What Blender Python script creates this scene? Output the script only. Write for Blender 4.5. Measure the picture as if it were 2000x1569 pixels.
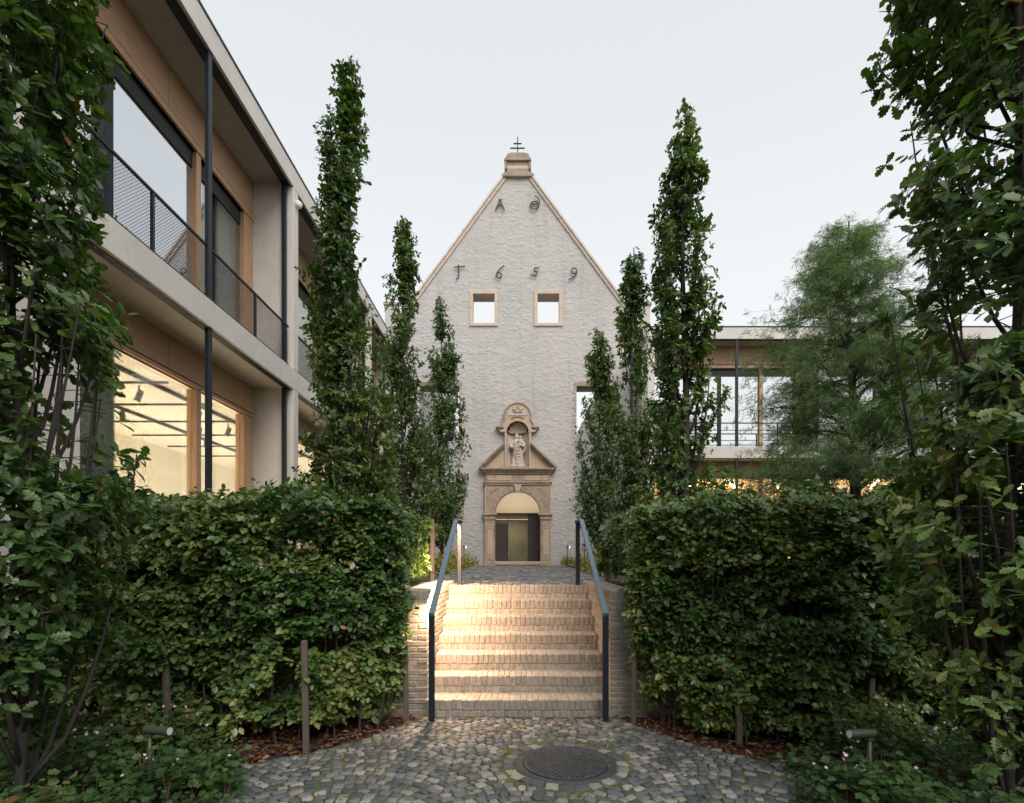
import bpy, math, random
import numpy as np
from mathutils import Vector, Matrix
PI = math.pi
rng = np.random.default_rng(7)
random.seed(7)
S = bpy.context.scene
for o in list(bpy.data.objects): bpy.data.objects.remove(o)
COL = S.collection

# ------------------------------------------------------------------ camera, world, sun, exposure
EYE = 1.64
cam_d = bpy.data.cameras.new('camera'); cam = bpy.data.objects.new('camera', cam_d); COL.objects.link(cam)
cam.location = (0, 0, EYE); cam.rotation_euler = (math.radians(90), 0, 0)
cam_d.sensor_width = 36; cam_d.lens = 36*1070/2000
cam_d.shift_x = -13/2000; cam_d.shift_y = 303.5/2000
cam_d.clip_start = .05; cam_d.clip_end = 2000
S.camera = cam
SUN_EL, SUN_AZ = math.radians(46), math.radians(155)      # behind the camera, to the right (azimuth from +Y towards +X)
W = bpy.data.worlds.new('World'); S.world = W; W.use_nodes = True
wn = W.node_tree; wn.nodes.clear()
def wnode(t): return wn.nodes.new(t)
out = wnode('ShaderNodeOutputWorld'); bg = wnode('ShaderNodeBackground')
sky = wnode('ShaderNodeTexSky'); sky.sky_type = 'NISHITA'; sky.sun_disc = False
sky.sun_elevation = SUN_EL; sky.sun_rotation = SUN_AZ; sky.air_density = 1.6; sky.dust_density = 4; sky.ozone_density = 1.2
geo = wnode('ShaderNodeTexCoord'); sep = wnode('ShaderNodeSeparateXYZ'); ramp = wnode('ShaderNodeValToRGB')
wn.links.new(geo.outputs['Generated'], sep.inputs[0]); wn.links.new(sep.outputs['Z'], ramp.inputs[0])
e = ramp.color_ramp.elements
e[0].position = 0.0; e[0].color = (7.2, 7.1, 7.1, 1)
e[1].position = 1.0; e[1].color = (5.4, 5.65, 5.72, 1)
for p, c in ((.18, (7.1, 7.05, 7.1)), (.42, (6.5, 6.6, 6.7)), (.64, (5.75, 5.97, 6.05))):
    k = e.new(p); k.color = (*c, 1)
mx = wnode('ShaderNodeMix'); mx.data_type = 'RGBA'; mx.inputs[0].default_value = .88
wn.links.new(sky.outputs[0], mx.inputs[6]); wn.links.new(ramp.outputs[0], mx.inputs[7])
wn.links.new(mx.outputs[2], bg.inputs[0]); bg.inputs[1].default_value = .1
wn.links.new(bg.outputs[0], out.inputs[0])
sun_d = bpy.data.lights.new('sun', 'SUN'); sun = bpy.data.objects.new('sun', sun_d); COL.objects.link(sun)
sun_d.energy = 1.5; sun_d.angle = math.radians(40); sun_d.color = (1, .93, .87)
sd = Vector((math.sin(SUN_AZ)*math.cos(SUN_EL), math.cos(SUN_AZ)*math.cos(SUN_EL), math.sin(SUN_EL)))
sun.rotation_euler = sd.to_track_quat('Z', 'Y').to_euler()
S.view_settings.view_transform = 'Standard'; S.view_settings.look = 'None'
S.view_settings.exposure = .60; S.view_settings.gamma = 1; S.view_settings.use_curve_mapping = False
S.render.engine = 'CYCLES'
S.cycles.use_denoising = True
S.cycles.max_bounces = 8; S.cycles.transparent_max_bounces = 16; S.cycles.sample_clamp_indirect = 6
S.cycles.caustics_reflective = False; S.cycles.caustics_refractive = False

# ------------------------------------------------------------------ helpers
def tag(o, label=None, cat=None, group=None, kind=None):
    if label: o['label'] = label
    if cat: o['category'] = cat
    if group: o['group'] = group
    if kind: o['kind'] = kind
    return o
def empty(name, loc=(0, 0, 0), **k):
    o = bpy.data.objects.new(name, None); COL.objects.link(o); o.location = loc
    o.empty_display_size = .2
    return tag(o, **k)
def par(o, parent):
    if parent is not None:
        o.parent = parent
        M = Matrix.Translation(parent.location) if parent.parent is None else PW(parent)
        o.matrix_parent_inverse = M.inverted()
    return o
def PW(o):
    m = Matrix.LocRotScale(o.location, o.rotation_euler, o.scale)
    return m if o.parent is None else PW(o.parent) @ o.matrix_parent_inverse @ m
class MB:
    def __init__(s): s.v = []; s.f = []
    def add(s, v, f):
        n = len(s.v); s.v += [tuple(map(float, p)) for p in v]; s.f += [tuple(i+n for i in q) for q in f]; return s
    def box(s, x0, x1, y0, y1, z0, z1):
        if x0 > x1: x0, x1 = x1, x0
        if y0 > y1: y0, y1 = y1, y0
        if z0 > z1: z0, z1 = z1, z0
        return s.add([(x0,y0,z0),(x1,y0,z0),(x1,y1,z0),(x0,y1,z0),(x0,y0,z1),(x1,y0,z1),(x1,y1,z1),(x0,y1,z1)],
                     [(0,3,2,1),(4,5,6,7),(0,1,5,4),(1,2,6,5),(2,3,7,6),(3,0,4,7)])
    def bbox(s, x0, x1, y0, y1, z0, z1, b=.01):
        # box with bevelled top and front edges (chamfer all round via 24 verts)
        if x0 > x1: x0, x1 = x1, x0
        if y0 > y1: y0, y1 = y1, y0
        if z0 > z1: z0, z1 = z1, z0
        v = []; 
        for (X, sx) in ((x0, 1), (x1, -1)):
            for (Y, sy) in ((y0, 1), (y1, -1)):
                for (Z, sz) in ((z0, 1), (z1, -1)):
                    v += [(X, Y+sy*b, Z+sz*b), (X+sx*b, Y, Z+sz*b), (X+sx*b, Y+sy*b, Z)]
        I = lambda i, j, k, a: ((i*2+j)*2+k)*3+a
        f = []
        f.append((I(0,0,0,0), I(0,0,1,0), I(0,1,1,0), I(0,1,0,0))); f.append((I(1,0,0,0), I(1,1,0,0), I(1,1,1,0), I(1,0,1,0)))
        f.append((I(0,0,0,1), I(1,0,0,1), I(1,0,1,1), I(0,0,1,1))); f.append((I(0,1,0,1), I(0,1,1,1), I(1,1,1,1), I(1,1,0,1)))
        f.append((I(0,0,0,2), I(0,1,0,2), I(1,1,0,2), I(1,0,0,2))); f.append((I(0,0,1,2), I(1,0,1,2), I(1,1,1,2), I(0,1,1,2)))
        for a in (0, 1):
            for c in (0, 1):
                f.append((I(a,c,0,0), I(a,c,0,1), I(a,c,1,1), I(a,c,1,0)))
                f.append((I(a,0,c,0), I(a,0,c,2), I(a,1,c,2), I(a,1,c,0)))
                f.append((I(0,a,c,1), I(0,a,c,2), I(1,a,c,2), I(1,a,c,1)))
                for k in (0, 1): f.append((I(a,c,k,0), I(a,c,k,1), I(a,c,k,2)))
        return s.add(v, f)
    def prism(s, poly, y0, y1):       # poly in (x,z), extruded along y
        n = len(poly)
        v = [(x, y0, z) for x, z in poly] + [(x, y1, z) for x, z in poly]
        return s.add(v, [tuple(range(n)), tuple(range(2*n-1, n-1, -1))] + [(i, n+i, n+(i+1) % n, (i+1) % n) for i in range(n)])
    def tube(s, pts, rad, n=6, cap=True):
        pts = [Vector(p) for p in pts]; m = len(pts)
        if not hasattr(rad, '__len__'): rad = [rad]*m
        vs = []; ref = None
        for i, p in enumerate(pts):
            d = (pts[min(i+1, m-1)] - pts[max(i-1, 0)])
            d = d.normalized() if d.length > 1e-9 else Vector((0,0,1))
            if ref is None: ref = Vector((1,0,0)) if abs(d.x) < .8 else Vector((0,1,0))
            a = (ref - d*ref.dot(d)).normalized(); ref = a; b = d.cross(a)
            for k in range(n):
                t = 2*PI*k/n; vs.append(p + (a*math.cos(t)+b*math.sin(t))*rad[i])
        f = [(i*n+k, i*n+(k+1) % n, (i+1)*n+(k+1) % n, (i+1)*n+k) for i in range(m-1) for k in range(n)]
        if cap: f += [tuple(range(n-1, -1, -1)), tuple((m-1)*n+k for k in range(n))]
        return s.add(vs, f)
    def lathe(s, c, prof, n=16, ax='z', sx=1, sy=1):
        vs = []
        for r, h in prof:
            for k in range(n):
                t = 2*PI*k/n
                vs.append((c[0]+r*sx*math.cos(t), c[1]+r*sy*math.sin(t), c[2]+h))
        m = len(prof)
        f = [(i*n+k, i*n+(k+1) % n, (i+1)*n+(k+1) % n, (i+1)*n+k) for i in range(m-1) for k in range(n)]
        f += [tuple(range(n-1, -1, -1)), tuple((m-1)*n+k for k in range(n))]
        return s.add(vs, f)
    def build(s, name, mat, parent=None, smooth=False, **k):
        me = bpy.data.meshes.new(name); me.from_pydata(s.v, [], s.f); me.update()
        if smooth: me.shade_smooth()
        me.materials.append(mat)
        o = bpy.data.objects.new(name, me); COL.objects.link(o)
        par(o, parent); return tag(o, **k)
def npmesh(name, V, F, mat, parent=None, smooth=False, attr=None, **k):
    """V (n,3), F (m,4) or (m,3)"""
    me = bpy.data.meshes.new(name); n = len(V); m, q = F.shape
    me.vertices.add(n); me.vertices.foreach_set('co', np.ascontiguousarray(V, dtype=np.float32).ravel())
    me.loops.add(m*q); me.loops.foreach_set('vertex_index', np.ascontiguousarray(F, dtype=np.int32).ravel())
    me.polygons.add(m); me.polygons.foreach_set('loop_start', np.arange(0, m*q, q, dtype=np.int32))
    me.polygons.foreach_set('loop_total', np.full(m, q, dtype=np.int32))
    me.update(calc_edges=True)
    if attr is not None:
        a = me.attributes.new('t', 'FLOAT', 'POINT'); a.data.foreach_set('value', np.ascontiguousarray(attr, dtype=np.float32))
    if smooth: me.shade_smooth()
    me.materials.append(mat)
    o = bpy.data.objects.new(name, me); COL.objects.link(o); par(o, parent)
    return tag(o, **k)
def inst(name, me, M, parent=None, **k):
    o = bpy.data.objects.new(name, me); COL.objects.link(o); o.matrix_local = M
    par(o, parent); return tag(o, **k)
# numpy value noise
def vnoise(P, seed=0):
    P = np.asarray(P, float); i = np.floor(P).astype(np.int64); f = P-i; f = f*f*(3-2*f)
    D = P.shape[1]; r = 0
    for c in range(1 << D):
        w = 1.0; h = np.full(len(P), seed*7919+13, dtype=np.int64)
        for d in range(D):
            b = (c >> d) & 1; w = w*(f[:, d] if b else 1-f[:, d])
            h = (h*1664525 + (i[:, d]+b)*(374761393, 668265263, 2147483647)[d]) & 0xffffffff
            h = (h ^ (h >> 13))*1274126177 & 0xffffffff
        h ^= h >> 16
        r = r + w*((h & 0xffff)/65535.0)
    return r*2-1
def fbm(P, seed=0, o=4):
    r = 0; a = 1; t = 0
    for k in range(o): r = r + a*vnoise(np.asarray(P)*2**k, seed+k); t += a; a *= .5
    return r/t

# ------------------------------------------------------------------ materials
def mat(name, col=(.5,.5,.5), rough=.7, metal=0, spec=.5):
    m = bpy.data.materials.new(name); m.use_nodes = True; b = m.node_tree.nodes['Principled BSDF']
    b.inputs['Base Color'].default_value = (*col, 1); b.inputs['Roughness'].default_value = rough
    b.inputs['Metallic'].default_value = metal; b.inputs['Specular IOR Level'].default_value = spec
    return m, m.node_tree, b
def N(nt, t, **k):
    n = nt.nodes.new(t)
    for a, v in k.items(): setattr(n, a, v)
    return n
def noise(nt, scale, detail=6, rough=.6, vec=None, st=(1, 1, 1)):
    n = N(nt, 'ShaderNodeTexNoise'); n.inputs['Scale'].default_value = scale; n.inputs['Detail'].default_value = detail
    n.inputs['Roughness'].default_value = rough
    mp = N(nt, 'ShaderNodeMapping'); mp.inputs['Scale'].default_value = st
    if vec is None:
        g = N(nt, 'ShaderNodeNewGeometry'); vec = g.outputs['Position']
    nt.links.new(vec, mp.inputs[0]); nt.links.new(mp.outputs[0], n.inputs['Vector'])
    return n
def rampn(nt, src, stops):
    r = N(nt, 'ShaderNodeValToRGB'); nt.links.new(src, r.inputs[0]); el = r.color_ramp.elements
    el[0].position = stops[0][0]; el[0].color = (*stops[0][1], 1); el[1].position = stops[-1][0]; el[1].color = (*stops[-1][1], 1)
    for p, c in stops[1:-1]: q = el.new(p); q.color = (*c, 1)
    return r
def bump(nt, b, src, strength=.5, dist=.01, prev=None):
    n = N(nt, 'ShaderNodeBump'); n.inputs['Strength'].default_value = strength; n.inputs['Distance'].default_value = dist
    nt.links.new(src, n.inputs['Height'])
    if prev: nt.links.new(prev.outputs[0], n.inputs['Normal'])
    nt.links.new(n.outputs[0], b.inputs['Normal']); return n
def mixc(nt, fac, a, b, typ='MIX'):
    m = N(nt, 'ShaderNodeMix', data_type='RGBA', blend_type=typ)
    for s, i in ((fac, 0), (a, 6), (b, 7)):
        if hasattr(s, 'links'): nt.links.new(s, m.inputs[i])
        elif isinstance(s, tuple): m.inputs[i].default_value = (*s, 1)
        else: m.inputs[i].default_value = s
    return m.outputs[2]
def tint_src(nt):
    oi = N(nt, 'ShaderNodeObjectInfo'); g = N(nt, 'ShaderNodeNewGeometry')
    a = N(nt, 'ShaderNodeMath', operation='ADD'); nt.links.new(oi.outputs['Random'], a.inputs[0]); nt.links.new(g.outputs['Random Per Island'], a.inputs[1])
    f = N(nt, 'ShaderNodeMath', operation='FRACT'); nt.links.new(a.outputs[0], f.inputs[0]); return f.outputs[0]

def m_concrete(name, c):
    m, nt, b = mat(name, c, .75)
    n1 = noise(nt, .9, 5); n2 = noise(nt, 9, 8, .7, st=(1, 1, .35)); n3 = noise(nt, 90, 3)
    r = rampn(nt, n1.outputs[0], [(.3, tuple(x*.9 for x in c)), (.7, tuple(min(1, x*1.06) for x in c))])
    c2 = rampn(nt, n2.outputs[0], [(.25, (.84,.84,.83)), (.6, (1,1,1))])
    nt.links.new(mixc(nt, .7, r.outputs[0], c2.outputs[0], 'MULTIPLY'), b.inputs['Base Color'])
    bump(nt, b, n3.outputs[0], .25, .004); return m
M_CONC = m_concrete('pale concrete', (.70,.67,.625))
M_CONC2 = m_concrete('pale render', (.70,.63,.60))
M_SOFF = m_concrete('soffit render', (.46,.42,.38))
def m_wash():
    m, nt, b = mat('whitewashed rubble', (.6,.56,.53), .9)
    n1 = noise(nt, .55, 5, .6); n2 = noise(nt, 7, 8, .7, st=(.6, 1, 1.8)); n3 = noise(nt, 40, 6, .75, st=(.7, 1, 1.5))
    r = rampn(nt, n1.outputs[0], [(.3, (.50,.495,.49)), (.55, (.56,.545,.53)), (.75, (.59,.56,.535))])
    g = N(nt, 'ShaderNodeNewGeometry'); sx = N(nt, 'ShaderNodeSeparateXYZ'); nt.links.new(g.outputs['Position'], sx.inputs[0])
    mr = N(nt, 'ShaderNodeMapRange'); mr.inputs[1].default_value = 1.3; mr.inputs[2].default_value = 9
    ad = N(nt, 'ShaderNodeMath', operation='ADD'); sc = N(nt, 'ShaderNodeMath', operation='MULTIPLY'); sc.inputs[1].default_value = 5
    nt.links.new(n1.outputs[0], sc.inputs[0]); nt.links.new(sx.outputs['Z'], ad.inputs[0]); nt.links.new(sc.outputs[0], ad.inputs[1]); nt.links.new(ad.outputs[0], mr.inputs[0])
    low = rampn(nt, mr.outputs[0], [(.15, (.74,.78,.83)), (.8, (1,1,1))])     # bluish grey towards the foot of the wall
    c = mixc(nt, 1.0, r.outputs[0], low.outputs[0], 'MULTIPLY')
    c2 = rampn(nt, n2.outputs[0], [(.3, (.80,.78,.76)), (.55, (1,1,1))]); c3 = rampn(nt, n3.outputs[0], [(.32, (.74,.72,.70)), (.5, (1,1,1))])
    c = mixc(nt, .5, c, c2.outputs[0], 'MULTIPLY'); c = mixc(nt, .45, c, c3.outputs[0], 'MULTIPLY')
    n4 = noise(nt, 1.0, 6, .7, st=(2.6, 1, .22)); c4 = rampn(nt, n4.outputs[0], [(.3, (.80,.79,.77)), (.5, (1,1,1))]); c = mixc(nt, .5, c, c4.outputs[0], 'MULTIPLY')
    nt.links.new(c, b.inputs['Base Color'])
    p = bump(nt, b, n2.outputs[0], .5, .04); bump(nt, b, n3.outputs[0], .55, .02, p); return m
M_WASH = m_wash()
def m_sand(name, c, dark=.6):
    m, nt, b = mat(name, c, .85)
    n1 = noise(nt, 1.6, 6, .65); n2 = noise(nt, 14, 8, .7); n3 = noise(nt, 60, 4)
    r = rampn(nt, n1.outputs[0], [(.25, tuple(x*dark for x in c)), (.5, c), (.75, (c[0]*1.12, c[1]*1.05, c[2]*.95))])
    c2 = rampn(nt, n2.outputs[0], [(.3, (.62,.6,.58)), (.55, (1,1,1))])
    nt.links.new(mixc(nt, .8, r.outputs[0], c2.outputs[0], 'MULTIPLY'), b.inputs['Base Color'])
    p = bump(nt, b, n2.outputs[0], .5, .02); bump(nt, b, n3.outputs[0], .4, .006, p); return m
M_JAMB = m_sand('limewashed jamb brick', (.56,.48,.43), .85); M_JAMB2 = m_sand('limewashed jamb brick darker', (.50,.41,.36), .85); M_SAND = m_sand('sandstone', (.42,.34,.26), .5); M_SAND2 = m_sand('pale sandstone trim', (.56,.44,.34), .9); M_TRIM = m_sand('light peach stone', (.66,.55,.45), .92); M_STAT = m_sand('statue stone', (.62,.54,.48), .85)
def m_wood(name, c, st=(1, 1, 14), r=.45):
    m, nt, b = mat(name, c, r)
    n1 = noise(nt, 3, 6, .6, st=st); n2 = noise(nt, .7, 2)
    rr = rampn(nt, n1.outputs[0], [(.3, tuple(x*.78 for x in c)), (.55, c), (.75, tuple(min(1, x*1.1) for x in c))])
    c2 = rampn(nt, n2.outputs[0], [(.3, (.86,.85,.84)), (.7, (1,1,1))])
    nt.links.new(mixc(nt, .8, rr.outputs[0], c2.outputs[0], 'MULTIPLY'), b.inputs['Base Color'])
    bump(nt, b, n1.outputs[0], .15, .003); return m
M_WOOD = m_wood('light oak cladding', (.58,.36,.23)); M_WOODV = m_wood('light oak frame', (.60,.37,.22), (14, 14, 1))
M_POST = m_wood('weathered stake wood', (.13,.108,.092), (14, 14, 1), .85)
def m_steel():
    m, nt, b = mat('dark blue steel', (.012,.019,.027), .5, .0, .35)
    n = noise(nt, 30, 4); r = rampn(nt, n.outputs[0], [(.3, (.42,)*3), (.7, (.58,)*3)]); nt.links.new(r.outputs[0], b.inputs['Roughness']); return m
M_STEEL = m_steel()
M_RAIL = mat('blue grey painted rail', (.085,.135,.175), .33, .0, .8)[0]
M_BLACK = mat('black blind', (.02,.02,.022), .6)[0]
M_IRON = mat('wrought iron', (.05,.045,.042), .6)[0]
M_CAST = None
def m_glass(name, refl, tint=(.9,.95,.93)):
    m = bpy.data.materials.new(name); m.use_nodes = True; nt = m.node_tree; nt.nodes.clear()
    o = N(nt, 'ShaderNodeOutputMaterial'); mixs = N(nt, 'ShaderNodeMixShader'); t = N(nt, 'ShaderNodeBsdfTransparent'); g = N(nt, 'ShaderNodeBsdfGlossy')
    t.inputs[0].default_value = (*tint, 1); g.inputs['Roughness'].default_value = .015; g.inputs[0].default_value = (.93,.97,1,1)
    lw = N(nt, 'ShaderNodeLayerWeight'); lw.inputs[0].default_value = .35
    mr = N(nt, 'ShaderNodeMapRange'); mr.inputs[3].default_value = refl; mr.inputs[4].default_value = min(1, refl+.6)
    nt.links.new(lw.outputs['Fresnel'], mr.inputs[0]); nt.links.new(mr.outputs[0], mixs.inputs[0])
    nt.links.new(t.outputs[0], mixs.inputs[1]); nt.links.new(g.outputs[0], mixs.inputs[2]); nt.links.new(mixs.outputs[0], o.inputs[0])
    return m
M_GLASS_UP = m_glass('coated window glass', .70); M_GLASS_LO = m_glass('clear window glass', .05, (.97,.98,.95)); M_GLASS_MID = m_glass('shaded window glass', .25)
def m_brick(name, a, bb, cc):
    m, nt, b = mat(name, a, .9); t = tint_src(nt)
    r = rampn(nt, t, [(0, a), (.3, bb), (.75, bb), (1, cc)])
    n1 = noise(nt, 28, 6, .7); n2 = noise(nt, 120, 4); n0 = noise(nt, 3.5, 4)
    c2 = rampn(nt, n1.outputs[0], [(.3, (.6,.58,.56)), (.55, (1,1,1))]); c3 = rampn(nt, n0.outputs[0], [(.3, (.8,.8,.8)), (.65, (1.05,1.05,1.05))])
    c = mixc(nt, .75, r.outputs[0], c2.outputs[0], 'MULTIPLY'); c = mixc(nt, .7, c, c3.outputs[0], 'MULTIPLY')
    nt.links.new(c, b.inputs['Base Color'])
    p = bump(nt, b, n1.outputs[0], .5, .006); bump(nt, b, n2.outputs[0], .4, .003, p); return m
M_BRICK = m_brick('grey beige brick', (.30,.272,.235), (.345,.315,.27), (.39,.355,.305))
M_MORTAR = m_concrete('mortar', (.42,.385,.335))
def m_cobble():
    m, nt, b = mat('granite sett', (.2,.2,.2), .62); t = tint_src(nt)
    r = rampn(nt, t, [(0, (.06,.072,.085)), (.35, (.10,.113,.122)), (.6, (.16,.163,.163)), (.8, (.235,.222,.20)), (.93, (.33,.317,.295)), (1, (.15,.15,.155))])
    n1 = noise(nt, 18, 6, .7); n2 = noise(nt, 120, 4, .7)
    c2 = rampn(nt, n1.outputs[0], [(.3, (.65,.65,.65)), (.6, (1.05,1.05,1.05))]); c3 = rampn(nt, n2.outputs[0], [(.3, (.7,.7,.7)), (.6, (1.1,1.1,1.1))])
    c = mixc(nt, .8, r.outputs[0], c2.outputs[0], 'MULTIPLY'); c = mixc(nt, .6, c, c3.outputs[0], 'MULTIPLY')
    nt.links.new(c, b.inputs['Base Color']); rr = rampn(nt, n1.outputs[0], [(.3, (.5,)*3), (.7, (.75,)*3)]); nt.links.new(rr.outputs[0], b.inputs['Roughness'])
    p = bump(nt, b, n1.outputs[0], .6, .012); bump(nt, b, n2.outputs[0], .35, .003, p); return m
M_COB = m_cobble()
def m_ground(name, stops, s1=2.2, s2=40, rough=.95, bd=.02):
    m, nt, b = mat(name, stops[0][1], rough)
    n1 = noise(nt, s1, 7, .65); n2 = noise(nt, s2, 6, .75)
    mm = N(nt, 'ShaderNodeMath', operation='MULTIPLY_ADD'); mm.inputs[1].default_value = .45; nt.links.new(n2.outputs[0], mm.inputs[0])
    h = N(nt, 'ShaderNodeMath', operation='MULTIPLY'); h.inputs[1].default_value = .55; nt.links.new(n1.outputs[0], h.inputs[0]); nt.links.new(h.outputs[0], mm.inputs[2])
    r = rampn(nt, mm.outputs[0], stops); nt.links.new(r.outputs[0], b.inputs['Base Color'])
    bump(nt, b, n2.outputs[0], .9, bd); return m
M_JOINT = m_ground('mossy joint sand', [(.36, (.04,.035,.02)), (.45, (.06,.06,.02)), (.52, (.10,.13,.025)), (.66, (.15,.15,.06))], 2.6, 45)
M_SOIL = m_ground('soil and bark mulch', [(.35, (.018,.011,.008)), (.5, (.045,.026,.018)), (.62, (.09,.05,.03))], 3, 60)
M_EARTH = m_ground('garden ground', [(.35, (.03,.03,.015)), (.5, (.05,.055,.02)), (.65, (.08,.07,.04))], .8, 20)
def m_cast():
    m, nt, b = mat('cast iron cover', (.06,.07,.08), .5, .4)
    n = noise(nt, 22, 6, .7); r = rampn(nt, n.outputs[0], [(.35, (.035,.045,.055)), (.6, (.075,.085,.09)), (.75, (.15,.09,.06))])
    nt.links.new(r.outputs[0], b.inputs['Base Color']); bump(nt, b, n.outputs[0], .4, .003); return m
M_CAST = m_cast()
def m_leaf(name, stops, rough=.42, trans=.3, var=.35, spec=.5, tcol=(1.35, 1.5, .5)):
    m, nt, b = mat(name, stops[0][1], rough, 0, spec)
    a = N(nt, 'ShaderNodeAttribute'); a.attribute_name = 't'
    r = rampn(nt, a.outputs['Fac'], stops)
    n = noise(nt, 45, 3); c2 = rampn(nt, n.outputs[0], [(.3, (1-var,)*3), (.7, (1+var*.4,)*3)])
    c = mixc(nt, 1.0, r.outputs[0], c2.outputs[0], 'MULTIPLY'); nt.links.new(c, b.inputs['Base Color'])
    tr = N(nt, 'ShaderNodeBsdfTranslucent'); tc = mixc(nt, 1.0, c, tcol, 'MULTIPLY'); nt.links.new(tc, tr.inputs[0])
    ms = N(nt, 'ShaderNodeMixShader'); ms.inputs[0].default_value = trans
    nt.links.new(b.outputs[0], ms.inputs[1]); nt.links.new(tr.outputs[0], ms.inputs[2])
    nt.links.new(ms.outputs[0], nt.nodes['Material Output'].inputs[0]); return m
M_OAK = m_leaf('oak leaf', [(0, (.04,.085,.026)), (.45, (.08,.155,.045)), (.75, (.15,.235,.06)), (.93, (.24,.25,.07)), (.965, (.28,.15,.04)), (1, (.25,.09,.035))])
M_BEECH = m_leaf('beech leaf', [(0, (.045,.095,.026)), (.4, (.085,.165,.045)), (.72, (.18,.27,.075)), (.93, (.30,.32,.11)), (.97, (.25,.16,.06)), (1, (.28,.10,.05))], .36, .25)
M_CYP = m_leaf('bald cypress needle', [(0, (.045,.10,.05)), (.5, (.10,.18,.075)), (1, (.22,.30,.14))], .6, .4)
M_GER = m_leaf('geranium leaf', [(0, (.03,.07,.018)), (.5, (.06,.13,.03)), (.85, (.12,.17,.04)), (1, (.18,.09,.04))], .5, .3)
M_YEL = m_leaf('yellow green leaf', [(0, (.12,.15,.03)), (.5, (.28,.27,.05)), (1, (.42,.32,.06))], .5, .35)
M_LITTER = m_leaf('dry leaf', [(0, (.05,.02,.012)), (.5, (.13,.055,.03)), (.85, (.24,.11,.05)), (1, (.33,.2,.1))], .7, .1)
M_PETAL = mat('pink petal', (.75,.55,.66), .6)[0]
def m_bark(name, c):
    m, nt, b = mat(name, c, .9); n = noise(nt, 22, 6, .7, st=(1, 1, .25))
    r = rampn(nt, n.outputs[0], [(.3, tuple(x*.5 for x in c)), (.65, tuple(x*1.4 for x in c))]); nt.links.new(r.outputs[0], b.inputs['Base Color'])
    bump(nt, b, n.outputs[0], .8, .015); return m
M_BARK = m_bark('dark bark', (.045,.038,.034)); M_BARK2 = m_bark('grey brown bark', (.06,.047,.04))
def m_emit(name, c, s):
    m = bpy.data.materials.new(name); m.use_nodes = True; nt = m.node_tree; nt.nodes.clear()
    o = N(nt, 'ShaderNodeOutputMaterial'); e = N(nt, 'ShaderNodeEmission'); e.inputs[0].default_value = (*c, 1); e.inputs[1].default_value = s
    nt.links.new(e.outputs[0], o.inputs[0]); return m
M_LED = m_emit('warm led', (1, .72, .42), 12); M_TUBE = m_emit('linear lamp', (1, .85, .62), 9)
M_ROOM = mat('warm white interior', (.80,.76,.68), .9)[0]; M_ROOMW = mat('oak lined interior', (.62,.45,.26), .8)[0]
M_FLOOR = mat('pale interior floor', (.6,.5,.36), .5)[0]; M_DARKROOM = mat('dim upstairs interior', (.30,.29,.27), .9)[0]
M_DOORDK = mat('dark bronze door', (.045,.035,.03), .45)[0]
M_GRATE = mat('lamp housing green grey', (.055,.07,.05), .45, .2)[0]
M_WHITE = mat('white enamel', (.8,.8,.78), .4)[0]
def m_curtain(c=(.62,.62,.58)):
    m, nt, b = mat('grey curtain cloth', c, .95); return m
M_CURT = m_curtain(); M_CURT2 = m_curtain((.62,.60,.64))

# ------------------------------------------------------------------ setting: ground sheets, terrace, paths
LZ, TZ = 0.0, 1.253
def sheet(name, mt, x0, x1, y0, y1, z, **k): return MB().add([(x0,y0,z),(x1,y0,z),(x1,y1,z),(x0,y1,z)], [(0,1,2,3)]).build(name, mt, **k)
sheet('ground', M_EARTH, -400, 400, -400, 400, -.03, kind='structure')
MB().box(-300, -1.21, 5.95, 300, -.02, TZ-.03).box(1.21, 300, 5.95, 300, -.02, TZ-.03).box(-1.21, 1.21, 7.85, 300, -.02, TZ-.03).build('terrace', M_EARTH, kind='structure')
# mulch beds (either side), joint bed for the setts
def cob_lim(y):   # half width of the sett paving at depth y
    return float(np.interp(y, [-2, 3.2, 3.7, 4.25, 4.5, 4.85, 5.3, 5.62], [2.6, 2.3, 2.2, 2.25, 1.82, 1.47, 1.14, 1.0]))
ys = np.linspace(-2, 5.62, 60)
poly = [(-cob_lim(y), y) for y in ys] + [(cob_lim(y), y) for y in ys[::-1]]
mb = MB(); mb.add([(x, y, .001) for x, y in poly], [tuple(range(len(poly)))]); JB = mb.build('path', M_JOINT, kind='structure')
JBtag = tag(JB, label='sett paved forecourt with mossy joints in front of the brick steps')
mb = MB()
for s in (-1, 1):
    mb.add([(s*.98, 5.66, -.02), (s*7, 5.66, -.02), (s*7, -2, -.02), (s*.98, -2, -.02)], [(0,1,2,3)])
mb.build('planting_bed', M_SOIL, kind='structure')
mb = MB(); mb.add([(-1.5,7.75,TZ-.014),(1.5,7.75,TZ-.014),(1.9,21,TZ-.014),(7,22,TZ-.014),(7,24.6,TZ-.014),(-5,24.6,TZ-.014),(-5,22,TZ-.014),(-1.9,21,TZ-.014)], [tuple(range(8))])
UP = mb.build('upper_path', M_JOINT, kind='structure')

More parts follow.
